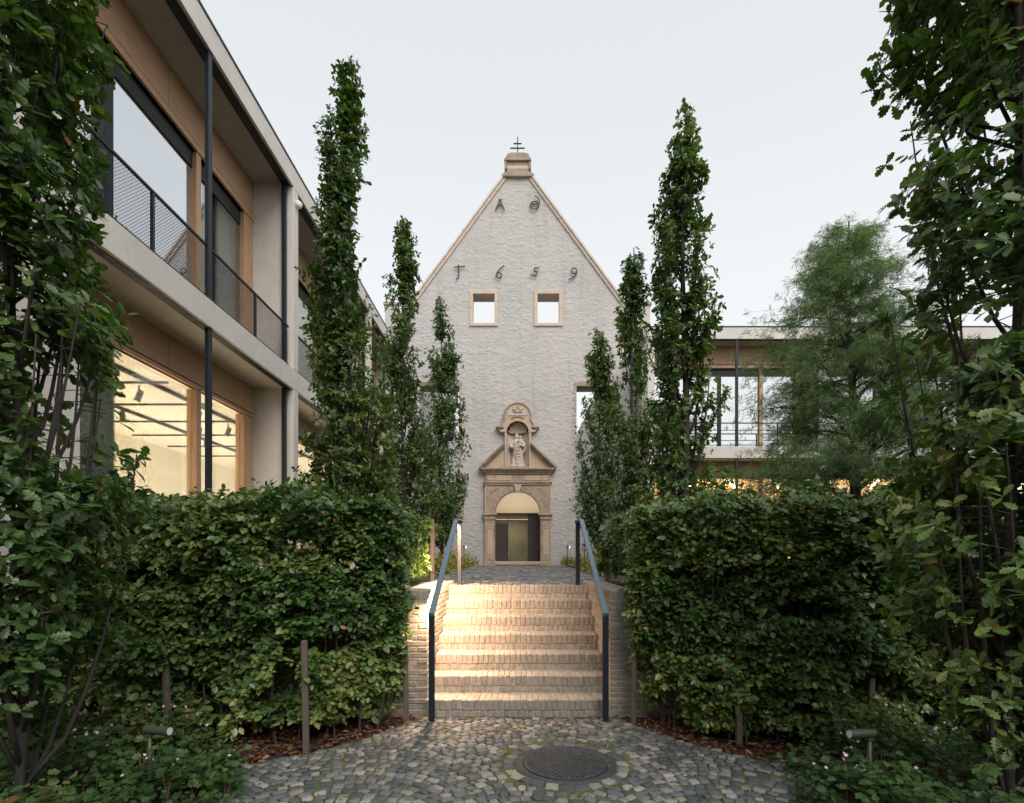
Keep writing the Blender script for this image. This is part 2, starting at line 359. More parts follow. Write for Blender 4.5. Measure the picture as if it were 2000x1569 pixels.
# stone variants: irregular rounded sett in unit box
def sett_mesh(seed, hi=.5):
    r = np.random.default_rng(seed); n = 8
    base = np.array([(-.5,-.5),(0,-.52),(.5,-.5),(.52,0),(.5,.5),(0,.52),(-.5,.5),(-.52,0)])*.96 + r.normal(0, .055, (8, 2))
    V = [(x, y, -.6) for x, y in base] + [(x, y, hi*.55+r.normal(0,.04)) for x, y in base] + [(x*.9, y*.9, hi+r.normal(0, .05)) for x, y in base] + [(r.normal(0,.05), r.normal(0,.05), hi*1.12)]
    F = []
    for L in (0, 8):
        for k in range(8): F.append((L+k, L+(k+1)%8, L+8+(k+1)%8, L+8+k))
    for k in range(8): F.append((16+k, 16+(k+1)%8, 24))
    return V, F
SETTS = [sett_mesh(100+i) for i in range(8)]
def fan_stones(V, F, M_list, name, mt, parent, cap, near, **k):
    pass
def place_stones(cells, parent, name='sett', nparts=300, z0=0.0, h=.02, key=None, seed=1):
    """cells: list of (x,y,w,d,rot)"""
    r = np.random.default_rng(seed)
    order = sorted(range(len(cells)), key=lambda i: key(cells[i]) if key else 0)
    mes = []
    for i, (V, F) in enumerate(SETTS):
        me = bpy.data.meshes.new('sett'); me.from_pydata(V, [], F); me.shade_smooth(); me.update(); me.materials.append(M_COB); mes.append(me)
    big = MB()
    for rank, i in enumerate(order):
        x, y, w, d, a = cells[i]; v = int(r.integers(8)); q = a + (PI if r.random() < .5 else 0)
        zz = z0 + r.normal(0, .0035); tl = (r.normal(0, .03), r.normal(0, .03))
        M = Matrix.Translation((x, y, zz)) @ Matrix.Rotation(q, 4, 'Z') @ Matrix.Rotation(tl[0], 4, 'X') @ Matrix.Rotation(tl[1], 4, 'Y') @ Matrix.Diagonal((w, d, h, 1))
        if rank < nparts: inst(name, mes[v], M, parent)
        else:
            V, F = SETTS[v]; big.add([M @ Vector(p) for p in V], F)
    if big.v: big.build('sett_field', M_COB, parent, smooth=True, kind='stuff')
MHX, MHY, MHR = .37, 4.33, .395
cells = []
cw = 1.26                                    # segment width of the arc pattern
rr = np.random.default_rng(5)
for c in range(-3, 4):
    xc = c*cw + .1
    for rw in range(-6, 84):
        yb = 1.2 + rw*.079 + (.04 if c % 2 else 0)
        x = xc - cw/2
        while x < xc + cw/2 - .02:
            w = rr.uniform(.062, .102)
            if xc + cw/2 - x - w < .05: w = xc + cw/2 - x
            u = (x + w/2 - xc)/(cw/2)
            yy = yb + .30*(1-u*u); sl = math.atan(-.30*2*u/(cw/2))
            X = x + w/2
            if abs(X) < cob_lim(yy) - .02 and 1.0 < yy < 5.57 and math.hypot(X-MHX, yy-MHY) > MHR + .135:
                cells.append((X, yy, w*math.sqrt(1+math.tan(sl)**2)*.83*rr.uniform(.9, 1.03), .079*.84*rr.uniform(.88, 1.06)*max(.55, math.cos(sl))+.006, sl+rr.normal(0, .05)))
            x += w
for ring, n in ((MHR+.058, 27),):
    for k in range(n):
        t = 2*PI*(k+rr.uniform(-.1, .1))/n
        cells.append((MHX+ring*math.cos(t), MHY+ring*math.sin(t), .094, .088, t+PI/2))
place_stones(cells, JB, key=lambda c: (c[1] < 3.62)*100 + c[1], h=.022)
cells = []
for rw in range(170):
    y = 7.8 + rw*.098
    x = -(1.45 + (y-7.8)*.03); 
    while x < 1.45 + (y-7.8)*.03:
        w = rr.uniform(.08, .13); cells.append((x+w/2, y + .12*math.sin(x*4.5), w*.9, .088, .4*math.cos(x*4.5)*.5)); x += w
place_stones(cells, UP, nparts=0, z0=TZ-.006, h=.016, seed=3)

# manhole cover
mh = empty('manhole_cover', (MHX, MHY, 0), label='round cast iron manhole cover with slanting ribs set in the cobbles', cat='manhole cover')
mb = MB(); mb.lathe((MHX, MHY, 0), [(.33, -.02), (.33, .004), (.345, .012), (MHR-.012, .012), (MHR, .004), (MHR, -.02)], 56); mb.build('frame', M_CAST, mh)
mb = MB(); mb.lathe((MHX, MHY, 0), [(.325, -.02), (.325, .013), (.318, .016)], 56); cov = mb.build('lid', M_CAST, mh)
for k in range(17):
    o_ = -.288 + k*.036; L = math.sqrt(max(0, .305**2-o_**2)); ang = math.radians(-62)
    mb = MB(); mb.bbox(-L, L, o_-.009, o_+.009, .012, .0225, .003)
    ob = mb.build('rib', M_CAST, cov); ob.data.transform(Matrix.Translation((MHX, MHY, 0)) @ Matrix.Rotation(ang, 4, 'Z'))
for t in (.9, .9+PI):
    mb = MB(); mb.lathe((MHX+.22*math.cos(t), MHY+.22*math.sin(t), .0), [(.03, .01), (.03, .024), (.024, .026)], 12); mb.build('lifting_eye', M_CAST, mh)

# ------------------------------------------------------------------ brick steps and walls
RI, TR, Y1, NS, HW = .179, .305, 5.60, 7, .945
def brick_mesh(w, d, h, seed):
    r = np.random.default_rng(seed); mb = MB(); mb.bbox(-w/2, w/2, -d/2, d/2, -h/2, h/2, .0065)
    V = [(x+r.normal(0, .0012), y+r.normal(0, .0012), z+r.normal(0, .0012)) for x, y, z in mb.v]
    me = bpy.data.meshes.new('brick'); me.from_pydata(V, [], mb.f); me.materials.append(M_BRICK); me.update(); return me
def bricks(kind, w, d, h): return [brick_mesh(w, d, h, 31*i+int(w*1e4)+int(d*1e3)) for i in range(4)]
_bm = {}
BIG = {}
def brick(parent, x, y, z, w, d, h, part=True, rz=0.0, j=1.0):
    key = (round(w, 3), round(d, 3), round(h, 3))
    if key not in _bm: _bm[key] = bricks('b', *key)
    me = random.choice(_bm[key]); g = lambda s: random.gauss(0, s)*j
    M = Matrix.Translation((x+g(.0015), y+g(.002), z+g(.001))) @ Matrix.Rotation(rz+g(.012), 4, 'Z') @ Matrix.Rotation(g(.01), 4, 'X')
    if part: inst('brick', me, M, parent)
    else: BIG.setdefault(parent.name, MB()).add([M @ v.co for v in me.vertices], [tuple(p.vertices) for p in me.polygons])
stairs = empty('brick_steps', (0, Y1, 0), label='seven pale brick steps rising to the chapel path', cat='steps')
mb = MB()
for k in range(1, NS+1):
    y0 = Y1 + (k-1)*TR + .012; mb.box(-HW, HW, y0, (7.9 if k == NS else y0+TR+.05), -.02 if k == 1 else (k-1)*RI-.05, k*RI-.010)
mb.build('bed', M_MORTAR, stairs)
nb = 31; bw = 2*HW/nb
for k in range(1, NS+1):
    y0 = Y1 + (k-1)*TR; zt = k*RI
    for i in range(nb):
        x = -HW + (i+.5)*bw
        brick(stairs, x, y0+.105, zt-.054+random.gauss(0, .0015), bw-.008, .21, .107)                     # rowlock nosing
        brick(stairs, x, y0+.262, zt-.030, bw-.008, .085, .055, part=False)
    for i in range(nb):
        brick(stairs, -HW+(i+.5)*bw, y0+.054+.004, zt-.108-.007-.030, bw-.007, .1, .058, part=k <= 2)
    if k == NS:
        for rws in range(2):
            for i in range(nb): pass
BIG['brick_steps'].build('tread_bricks', M_BRICK, stairs, kind='stuff')

def cheek(s):
    side = 'left' if s < 0 else 'right'
    w = empty('brick_wall', (s*1.08, 5.8, 0), cat='wall', group='brick walls flanking the steps',
              label='brick flank wall glowing in the warm light beside the steps' if s < 0 else 'unlit grey brick flank wall at the darker side of the steps')
    XI, XO, YF, YB, T = HW, 1.225, 5.66, 8.0, 1.296
    core = MB(); g = .006
    core.box(s*(XI+g), s*(XO-g), YF+g, YB, -.02, T-.012); core.box(s*(XO-g), s*5.6, YF+g, 5.95-g, -.02, T-.013)
    core.build('core', M_MORTAR, w)
    # inner face is the end-grain; courses .0595 high
    ch = .0595; ncrs = int((T-.105)/ch)
    off = (T-.105) - ncrs*ch
    for c in range(ncrs):
        z = off + (c+.5)*ch
        if z < .02: continue
        # front face, outward from the corner
        x = XI; i = 0
        first = .10 if c % 2 else .21
        seq = [first] + [.21 if (c // 1) % 2 else .10]*1
        while x < 3.4:
            L = (.21 if (i % 2 == 0) else .10) if c % 2 == 0 else (.10 if (i % 2 == 0) else .21)
            brick(w, s*(x+L/2), YF+.05, z, L, .1, ch-.010, part=x < 1.42)
            x += L + .01; i += 1
        # inner face
        y = YF + (.105 if True else 0) + .005; i = 0
        while y < YB-.1:
            L = .21 if (i+c) % 2 == 0 else .10
            kstep = int((y-Y1)/TR)+1
            vis = z > min(7, max(0, kstep))*RI - .03
            if vis: brick(w, s*(XI+.05-.001), y+L/2, z, .1, L, ch-.010, part=True)
            y += L+.01; i += 1
    # coping rowlock
    n = 0; x = XI
    while x < 3.4:
        brick(w, s*(x+.026), YF+.145-.004, T-.052+.001, .052, .28, .1, part=x < 1.8); x += .062
    y = YF+.29+.01
    while y < YB:
        brick(w, s*(XI+.14-.003), y+.026, T-.052+.001, .284, .052, .1, part=True); y += .062
    if w.name in BIG: BIG.pop(w.name).build('far_bricks', M_BRICK, w, kind='stuff')
cheek(-1); cheek(1)

# ------------------------------------------------------------------ handrails
def handrail(s):
    lab = 'blue grey steel handrail lit along its underside, beside the glowing brick wall' if s < 0 else 'blue grey steel handrail without lamp, beside the darker brick wall'
    h = empty('handrail', (s*.86, 5.45, 0), label=lab, cat='handrail', group='handrails of the brick steps')
    YL, YU, ZL, ZU, X = 5.45, 7.56, 1.065, 2.145, .865
    mb = MB(); mb.bbox(s*(X-.028), s*(X+.028), YL-.02, YL+.035, -.01, ZL-.012, .004); mb.build('lower_post', M_STEEL, h)
    # sloped flat bar with bevelled edge
    a = Vector((s*X, YL-.02, ZL)); b = Vector((s*X, YU, ZU)); d = (b-a).normalized(); u = Vector((1,0,0)); n = u.cross(d); 
    if n.z < 0: n = -n
    mb = MB(); hw, th, c = .030, .019, .004
    sec = [(-hw+c, -th), (hw-c, -th), (hw, -th+c), (hw, th-c), (hw-c, th), (-hw+c, th), (-hw, th-c), (-hw, -th+c)]
    v = [p + u*q[0] + n*q[1] for p in (a, b) for q in sec]
    mb.add(v, [(0,1,2,3,4,5,6,7)[::-1], tuple(range(8, 16))] + [(i, (i+1) % 8, 8+(i+1) % 8, 8+i) for i in range(8)]); r = mb.build('rail', M_RAIL, h)
    mb = MB(); mb.bbox(s*.775, s*(X+.02), YU-.035, YU+.02, ZU-.04, ZU-.004, .004); mb.build('bracket', M_STEEL, h)
    mb = MB(); mb.bbox(s*.79, s*.846, YU+.0, YU+.055, TZ-.02, ZU-.041, .004); mb.build('upper_post', M_STEEL, h)
    if s < 0:
        a2 = a - n*(th+.004); b2 = b - n*(th+.004); mb = MB()
        v = [p + u*x + n*z for p in (a2+d*.03, b2-d*.03) for x, z in ((-.009,-.003),(.009,-.003),(.009,.003),(-.009,.003))]
        mb.add(v, [(3,2,1,0),(4,5,6,7)] + [(i,(i+1)%4,4+(i+1)%4,4+i) for i in range(4)]); mb.build('led_strip', M_LED, r)
        L = bpy.data.lights.new('handrail_lamp', 'AREA'); L.shape = 'RECTANGLE'; L.size = (b-a).length-.1; L.size_y = .02; L.energy = 84; L.color = (1, .605, .36)
        lo = bpy.data.objects.new('handrail_lamp', L); COL.objects.link(lo)
        tilt = math.radians(-9); zn = (n*math.cos(tilt) - u*math.sin(tilt)).normalized()   # light leaves along -Z: down and towards the steps
        yv = zn.cross(d).normalized(); mid = (a+b)/2 - n*(th+.012)
        lo.matrix_world = Matrix(((d.x, yv.x, zn.x, mid.x), (d.y, yv.y, zn.y, mid.y), (d.z, yv.z, zn.z, mid.z), (0,0,0,1)))
    return h
handrail(-1); handrail(1)

# ------------------------------------------------------------------ modern buildings
class Facade:
    def __init__(s, name, mapf, cen, **k): s.m = mapf; s.root = empty(name, cen, **k)
    def box(s, mb, u0, u1, d0, d1, z0, z1, bv=0):
        a = s.m(u0, d0); b = s.m(u1, d1)
        return mb.bbox(a[0], b[0], a[1], b[1], z0, z1, bv) if bv else mb.box(a[0], b[0], a[1], b[1], z0, z1)
    def part(s, name, mt, u0, u1, d0, d1, z0, z1, parent=None, bv=0, **k):
        return s.box(MB(), u0, u1, d0, d1, z0, z1, bv).build(name, mt, parent or s.root, **k)
GD = .95
def bay(F, u0, u1, post, umull, udark, up_glass, interior, curtain, mesh=True, rail2=False, door=None, lowroom=True):
    # --- upper storey
    for lev, (z0, zs, zp, zg, zt, gl) in enumerate(((5.98, 10.27, 9.52, 9.36, 9.05, up_glass), (TZ, 5.53, 4.94, 4.84, 4.82, M_GLASS_LO))):
        npan = 2
        for i in range(npan):
            a = u0+.004 if i == 0 else (u0+u1)/2+.006; b = (u0+u1)/2-.006 if i == 0 else u1-.004
            F.part('wood_panel', M_WOOD, a, b, GD-.03, GD+.03, zp, zs, bv=.004)
        F.part('groove', M_BLACK, u0, u1, GD+.0, GD+.06, zg+.0, zp+.0)
        fr = F.part('window_frame', M_WOODV, u0, u1, GD-.05, GD+.12, zg, zp-.035 if lev == 0 else zp-.03, bv=.004)
        # jambs and mullion
        for (a, b) in ((u0, u0+.10), (u1-.42, u1), (umull, umull+.15)):
            F.part('mullion', M_WOODV, a, b, GD-.02, GD+.17, z0, zg, fr, bv=.005)
        if lev == 0:
            F.part('blind_box', M_BLACK, u0+.1, umull, GD+.06, GD+.2, zt, zg, fr); F.part('blind_box', M_BLACK, umull+.15, u1-.42, GD+.06, GD+.2, zt, zg, fr)
            if udark: F.part('dark_mullion', M_STEEL, udark, udark+.12, GD+.0, GD+.1, z0, zt, fr, bv=.004)
        us = [u0+.1, umull, umull+.15, u1-.42]
        for q in (0, 2):
            g = gl if not (lev == 0 and q == 2 and door) else M_GLASS_MID
            F.part('pane', g, us[q], us[q+1], GD+.08, GD+.088, z0+.05, zt, fr)
        F.part('sill', M_WOODV, u0, u1, GD-.03, GD+.12, z0, z0+.05, fr)
        # soffit
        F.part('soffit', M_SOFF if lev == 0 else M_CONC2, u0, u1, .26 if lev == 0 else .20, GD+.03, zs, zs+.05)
        F.part('blind_track', M_STEEL, u0, u1, .06, .25 if lev == 0 else .19, zs-.02 if lev else 10.21, zs+.03)
        F.part('steel_post', M_STEEL, post-.055, post+.055, .03, .10, z0 if lev == 0 else LZ, 10.2 if lev == 0 else 5.52, bv=.004)
        F.part('steel_post', M_STEEL, u1-.10, u1-.002, .15, .235, z0 if lev == 0 else LZ, 10.2 if lev == 0 else 5.52, bv=.004)
    # railing
    rl = F.part('railing', M_STEEL, u0, u1-.1, .06, .10, 6.89, 6.93, bv=.004)
    F.part('bottom_rail', M_STEEL, u0, u1-.1, .065, .095, 6.03, 6.055, rl)
    if rail2: F.part('middle_rail', M_STEEL, u0, u1-.1, .07, .09, 6.62, 6.645, rl)
    pts = [(u0+post)/2, (u1+post)/2]
    for p in pts: F.part('baluster', M_STEEL, p-.02, p+.02, .055, .105, 5.98, 6.89, rl, bv=.003)
    if mesh:
        edges = [u0, pts[0], post, pts[1], u1-.1]
        for a, b in zip(edges[:-1], edges[1:]):
            net = MB(); a += .03; b -= .03; za, zb = 6.05, 6.89; stp = .05; ww = .003
            n = int((b-a+zb-za)/stp)
            for i in range(n):
                for sg in (1, -1):
                    t = i*stp
                    ua, ub = max(0, t-(zb-za)), min(b-a, t); 
                    if ub-ua < .01: continue
                    z_a = za + (t-ua) ; z_b = za + (t-ub)
                    if sg < 0: z_a, z_b = za+zb-z_a, za+zb-z_b
                    p0 = F.m(a+ua, .08); p1 = F.m(a+ub, .08)
                    net.tube([(p0[0], p0[1], z_a), (p1[0], p1[1], z_b)], ww, 3, False)
            net.build('wire_mesh', M_STEEL, rl, kind='stuff')
def building(F, us, bays, u_end0, u_end1, depth, **k):
    # slab, roof
    edges = [u_end0] + [u for u in us if u_end0 < u < u_end1] + [u_end1]
    for a, b in zip(edges[:-1], edges[1:]):
        F.part('roof_fascia', M_CONC, a+.004, b-.004, 0, .06, 10.20, 10.655, bv=.005)
        F.part('floor_edge', M_CONC, a+.004, b-.004, 0, .06, 5.52, 5.98, bv=.005)
    F.part('roof_flashing', M_STEEL, u_end0, u_end1, -.015, .5, 10.657, 10.70)
    F.part('roof', M_CONC, u_end0, u_end1, .06, depth, 10.34, 10.65)
    F.part('floor_slab', M_CONC, u_end0, u_end1, .062, depth, 5.60, 5.975)
    for u in us:
        F.part('column', M_CONC, u, u+.28, .0, .14, 5.985, 10.195, bv=.008); F.part('column', M_CONC, u, u+.28, .0, .14, LZ, 5.515, bv=.008)
        F.part('fin_wall', M_CONC, u+.003, u+.22, .141, GD+.1, 5.98, 10.3); F.part('fin_wall', M_CONC, u+.003, u+.22, .141, GD+.1, LZ, 5.58)
# left building, parallel to the view
FL = Facade('gallery_building', lambda u, d: (-5.2-d, u), (-5.2, 14, 0), label='two storey concrete and oak gallery along the garden, ground floor brightly lit', cat='building')
building(FL, [6.22, 12.65, 19.1], 0, 1.0, 23.6, 9)
bay(FL, 6.5, 12.65, 9.30, 10.43, 8.20, M_GLASS_UP, None, None, door=True)
bay(FL, 12.93, 19.1, 15.95, 16.8, None, M_GLASS_UP, None, None)
bay(FL, 19.38, 23.5, 21.4, 21.9, None, M_GLASS_UP, None, None, mesh=False)
FL.part('end_wall', M_CONC2, 1.0, 6.215, .02, .4, LZ, 10.19)
FL.part('end_wall', M_CONC, 23.5, 23.7, .02, 9, LZ, 10.3)
# rooms of the left building: ground floor lit, upper dim
def room(F, u0, u1, d0, d1, z0, z1, mt, fl, nm):
    mb = MB(); t = .08
    F.box(mb, u0, u1, d1, d1+t, z0, z1); F.box(mb, u0-t, u0, d0, d1, z0, z1); F.box(mb, u1, u1+t, d0, d1, z0, z1)
    mb.build(nm+'_walls', mt, F.root)
    F.part(nm+'_ceiling', mt, u0, u1, d0, d1, z1, z1+t); F.part(nm+'_floor', fl, u0, u1, d0, d1, z0-t, z0)
room(FL, 6.35, 23.3, GD+.2, 5.6, 1.30, 4.97, M_ROOM, M_FLOOR, 'gallery_room')
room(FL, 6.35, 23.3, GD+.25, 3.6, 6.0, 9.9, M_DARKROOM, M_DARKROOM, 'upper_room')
FL.part('roller_blind', M_CURT, 10.6, 12.2, GD+.25, GD+.26, 6.05, 9.1)
# ceiling tracks and spots
for u in (7.4, 8.9, 10.4, 11.9, 13.4, 14.9, 16.4, 18): FL.part('lighting_track', M_IRON, u-.016, u+.016, GD+.5, 5.3, 4.93, 4.968)
for d in (1.75, 3.6): FL.part('lighting_track', M_IRON, 6.6, 22.5, d-.02, d+.02, 4.895, 4.966)
def spotlight(x, y, z, rz, lab):
    t = empty('spotlight', (x, y, z), label=lab, cat='spotlight', group='track spotlights on the gallery ceiling')
    MB().box(x-.012, x+.012, y-.012, y+.012, z-.12, z).build('stem', M_GRATE, t)
    mb = MB(); c = Vector((x, y, z-.2)); d = Vector((math.cos(rz)*.35, math.sin(rz)*.35, -1)).normalized()
    mb.tube([c+d*-.11, c+d*-.1, c+d*.1, c+d*.11], [.04, .052, .056, .05], 12); h = mb.build('head', M_GRATE, t)
    mb = MB(); mb.tube([c+d*.111, c+d*.116], .042, 12); mb.build('lens', M_WHITE, h); return t
SP = [(2.35, 8.9, 'big spotlight nearest the gallery window, above the curtain side'), (2.9, 10.4, 'spotlight on the second track in from the gallery window'),
      (3.4, 11.9, 'spotlight over the middle of the gallery, third track'), (1.75, 11.9, 'spotlight close behind the oak mullion of the gallery'),
      (2.6, 13.4, 'spotlight low in the gallery view, right of the cross track'), (3.3, 14.9, 'small far spotlight above the hedge in the gallery'),
      (1.9, 13.4, 'spotlight seen beside the dark steel post'), (2.1, 16.4, 'farthest spotlight seen through the narrow gallery pane'), (2.0, 10.4, 'spotlight seen through the gap right of the mullion')]
for d, u, lab in SP: spotlight(-5.2-d, u, 4.90, random.uniform(0, 6), lab)
# curtain in the gallery
def curtain(F, u0, u1, d, z0, z1, mt, lab, amp=.04, fr=38):
    us_ = np.linspace(u0, u1, 90); v = []
    for z in (z0, z1):
        for i, u in enumerate(us_):
            a = F.m(u, d + amp*math.sin(fr*u + math.sin(u*7)*1.5)); v.append((a[0], a[1], z))
    n = len(us_); f = [(i, i+1, n+i+1, n+i) for i in range(n-1)]
    o = MB().add(v, f).build('curtain', mt, smooth=True, label=lab, cat='curtain')
    md = o.modifiers.new('th', 'SOLIDIFY'); md.thickness = .006; return o
curtain(FL, 7.3, 8.75, GD+.32, 1.32, 4.94, M_CURT, 'gathered grey curtain behind the lit gallery window', .05, 44)
# warm light inside the gallery: added unseen panels standing in for the spots
def fill_panel(F, u, d, su, sdp, z, watt, col=(1, .83, .60), nm='room_fill_light', down=False):
    L = bpy.data.lights.new(nm, 'AREA'); L.shape = 'RECTANGLE'; L.energy = watt; L.color = col
    a = F.m(u, d); o = bpy.data.objects.new(nm, L); COL.objects.link(o); o.location = (a[0], a[1], z)
    p0 = F.m(0, 0); p1 = F.m(1, 0); L.size = su if abs(p1[0]-p0[0]) > .5 else sdp; L.size_y = sdp if abs(p1[0]-p0[0]) > .5 else su
    if not down: o.rotation_euler = (PI, 0, 0)
    return o
fill_panel(FL, 9.3, 3.2, 5, 3, 1.7, 200); fill_panel(FL, 14.8, 3.2, 5, 3, 1.7, 200); fill_panel(FL, 20, 3.2, 4.5, 3, 1.7, 160)
# security camera on the column
sc_ = empty('security_camera', (-5.17, 12.95, 8.4), label='small white dome camera on the concrete column under the roof edge', cat='camera')
cz = EYE + (1088-400)*12.8/1070
mb = MB(); mb.lathe((-5.13, 12.8, cz), [(.02, -.09), (.055, -.07), (.07, -.02), (.07, .03), (.05, .05)], 16); mb.build('dome', M_WHITE, sc_, smooth=True)
MB().box(-5.199, -5.12, 12.77, 12.83, cz+.03, cz+.09).build('bracket', M_WHITE, sc_)
# right building, facing the camera
FR = Facade('garden_wing_building', lambda u, d: (u, 21.5+d), (12, 21.5, 0), label='two storey wing behind the feathery conifer, facing the garden with wide white glazed bays', cat='building')
building(FR, [5.06, 11.8, 18.9, 25.6], 0, 5.06, 30, 9)
bay(FR, 5.34, 11.8, 8.58, 9.86, 8.18, M_GLASS_UP, None, None, mesh=False, rail2=True)
bay(FR, 12.08, 18.9, 15.5, 16.7, 14.6, M_GLASS_UP, None, None, mesh=False, rail2=True)
bay(FR, 19.18, 25.6, 22.4, 23.6, None, M_GLASS_UP, None, None, mesh=False, rail2=True)
room(FR, 5.2, 29.5, GD+.2, 5.5, 1.3, 4.97, M_ROOMW, M_FLOOR, 'reading_room')
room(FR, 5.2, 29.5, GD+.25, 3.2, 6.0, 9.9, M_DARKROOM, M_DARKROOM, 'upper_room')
for (a, b) in ((5.5, 9.8), (10.1, 11.3), (12.2, 16.6), (16.9, 18.4)):
    curtain(FR, a, b, GD+.30, 6.05, 9.3, M_CURT2, 'white curtain upstairs in the wing, %s' % {5.5: 'behind the wide pane next to the chapel', 10.1: 'narrow one left of the second column', 12.2: 'wide one behind the conifer', 16.9: 'narrow one behind the right hand oak'}[a], .03, 30)
for i, u in enumerate((6.6, 8.6, 10.6, 13, 15, 17, 19.6, 22)):
    mb = MB(); a = Vector((u, 22.8, 4.86)); b = Vector((u+1.9, 26.3, 4.86)); d = (b-a).normalized(); q = Vector((-d.y, d.x, 0))*.045
    mb.add([a-q, a+q, b+q, b-q, a-q+Vector((0,0,.06)), a+q+Vector((0,0,.06)), b+q+Vector((0,0,.06)), b-q+Vector((0,0,.06))], [(0,1,2,3),(7,6,5,4),(0,4,5,1),(1,5,6,2),(2,6,7,3),(3,7,4,0)])
    mb.build('strip_light', M_TUBE, FR.root)
fill_panel(FR, 9, 3.4, 7, 2.5, 1.6, 260, (1, .78, .45)); fill_panel(FR, 17, 3.4, 7, 2.5, 1.6, 260, (1, .78, .45))  # added unseen panels facing up, besides the strip lights

# house on the near side of the court (seen mirrored in the wing's windows)
hs_ = empty('house', (-4, -13, 0), label='dark roofed house across the court, mirrored low in the wing windows', cat='house')
MB().box(-26, 22, -18, -8.5, 0, 6.0).build('walls', M_CONC2, hs_)
M_ROOF = m_sand('clay roof', (.10,.055,.04), .7)
MB().add([(-26.5,-8,5.9),(22.5,-8,5.9),(22.5,-13.2,10),(-26.5,-13.2,10),(-26.5,-18.5,5.9),(22.5,-18.5,5.9)], [(0,1,2,3),(3,2,5,4),(0,3,4),(1,5,2),(0,4,5,1)]).build('roof', M_ROOF, hs_)
for i in range(9):
    for zz in (.9, 3.6):
        w_ = MB().box(-23.5+i*5, -22.1+i*5, -8.55, -8.45, zz, zz+1.9).build('window', M_WOOD, hs_); MB().box(-23.4+i*5, -22.2+i*5, -8.44, -8.43, zz+.1, zz+1.8).build('pane', M_BLACK, w_)

# ------------------------------------------------------------------ chapel gable
YC = 24.5; PXM = YC/1070
def PX(px, py): return ((px-1013)*PXM, EYE+(1088-py)*PXM)
chap = empty('chapel', (0, YC, TZ), label='ruined whitewashed rubble chapel front with steep gable dated 1659', cat='chapel')
CX = PX(1011, 0)[0]; Z = lambda py: PX(0, py)[1]; XX = lambda px: PX(px, 0)[0]
def halfw(z):     # gable half width
    py = 1088-(z-EYE)/PXM
    return np.where(py > 640, 259*PXM, (27.5+(py-347)*.735)*PXM)
ztop = Z(347); zsh = Z(640)
holes = [(XX(922), XX(968), Z(634), Z(573)), (XX(1048), XX(1094), Z(634), Z(573)),
         (XX(1126), XX(1126)+1.75, Z(1000), Z(755)), (XX(897)-1.75, XX(897), Z(1000), Z(755)), (XX(966), XX(1056), TZ-.1, Z(960)), (XX(989.5), XX(1033), Z(915), Z(828))]
hx = sorted({h for q in holes for h in q[:2]}); hz = sorted({h for q in holes for h in q[2:]})
def axis(a, b, st, fix):
    n = int((b-a)/st); v = np.linspace(a, b, n+1)
    for f in fix:
        if a < f < b: v[np.argmin(abs(v-f))] = f
    return v
ax_ = axis(CX-259*PXM, CX+259*PXM, .042, hx); az_ = axis(TZ-.1, ztop, .036, hz)
GX, GZ = np.meshgrid(ax_, az_, indexing='xy'); P = np.stack([GX.ravel(), GZ.ravel()], 1)
# rubble courses: cellular relief
cwx, chz = .27, .105
warp = np.stack([fbm(P*1.3, 3, 3)*.10, fbm(P*1.1, 9, 3)*.09], 1); Q = (P+warp)/np.array([cwx, chz])
Q[:, 0] += (np.floor(Q[:, 1]) % 2)*.5
ci = np.floor(Q); F1 = np.full(len(Q), 9.); F2 = np.full(len(Q), 9.); ID = np.zeros(len(Q))
def h2(a, b, s):
    v = np.sin(a*127.1+b*311.7+s*74.7)*43758.5453; return v-np.floor(v)
for dx in (-1, 0, 1):
    for dz in (-1, 0, 1):
        cx = ci[:, 0]+dx; cz_ = ci[:, 1]+dz
        px_ = cx+.5+(h2(cx, cz_, 1)-.5)*.7; pz_ = cz_+.5+(h2(cx, cz_, 2)-.5)*.6
        d = np.hypot((Q[:, 0]-px_), (Q[:, 1]-pz_)*.9); m1 = d < F1
        F2 = np.where(m1, F1, np.minimum(F2, d)); ID = np.where(m1, h2(cx, cz_, 3), ID); F1 = np.where(m1, d, F1)
ed = np.clip((F2-F1)/.35, 0, 1); ed = ed*ed*(3-2*ed)
hgt = ed*(.004+.015*ID) + .010*fbm(P*np.array([7., 15.]), 21, 4) + .007*fbm(P*np.array([1.2, 2.6]), 33, 3)
VX = np.stack([P[:, 0], YC-hgt, P[:, 1]], 1)
nx, nz = len(ax_), len(az_)
I = np.arange(nx*nz).reshape(nz, nx); quads = np.stack([I[:-1, :-1], I[:-1, 1:], I[1:, 1:], I[1:, :-1]], -1).reshape(-1, 4)
cxm = ((ax_[:-1]+ax_[1:])/2)[None, :].repeat(nz-1, 0).ravel(); czm = ((az_[:-1]+az_[1:])/2)[:, None].repeat(nx-1, 1).ravel()
keep = abs(cxm-CX) < halfw(czm)-.03
for a, b, c, d in holes: keep &= ~((cxm > a) & (cxm < b) & (czm > c) & (czm < d))
o = npmesh('rubble_face', VX, quads[keep], M_WASH, chap, smooth=False)
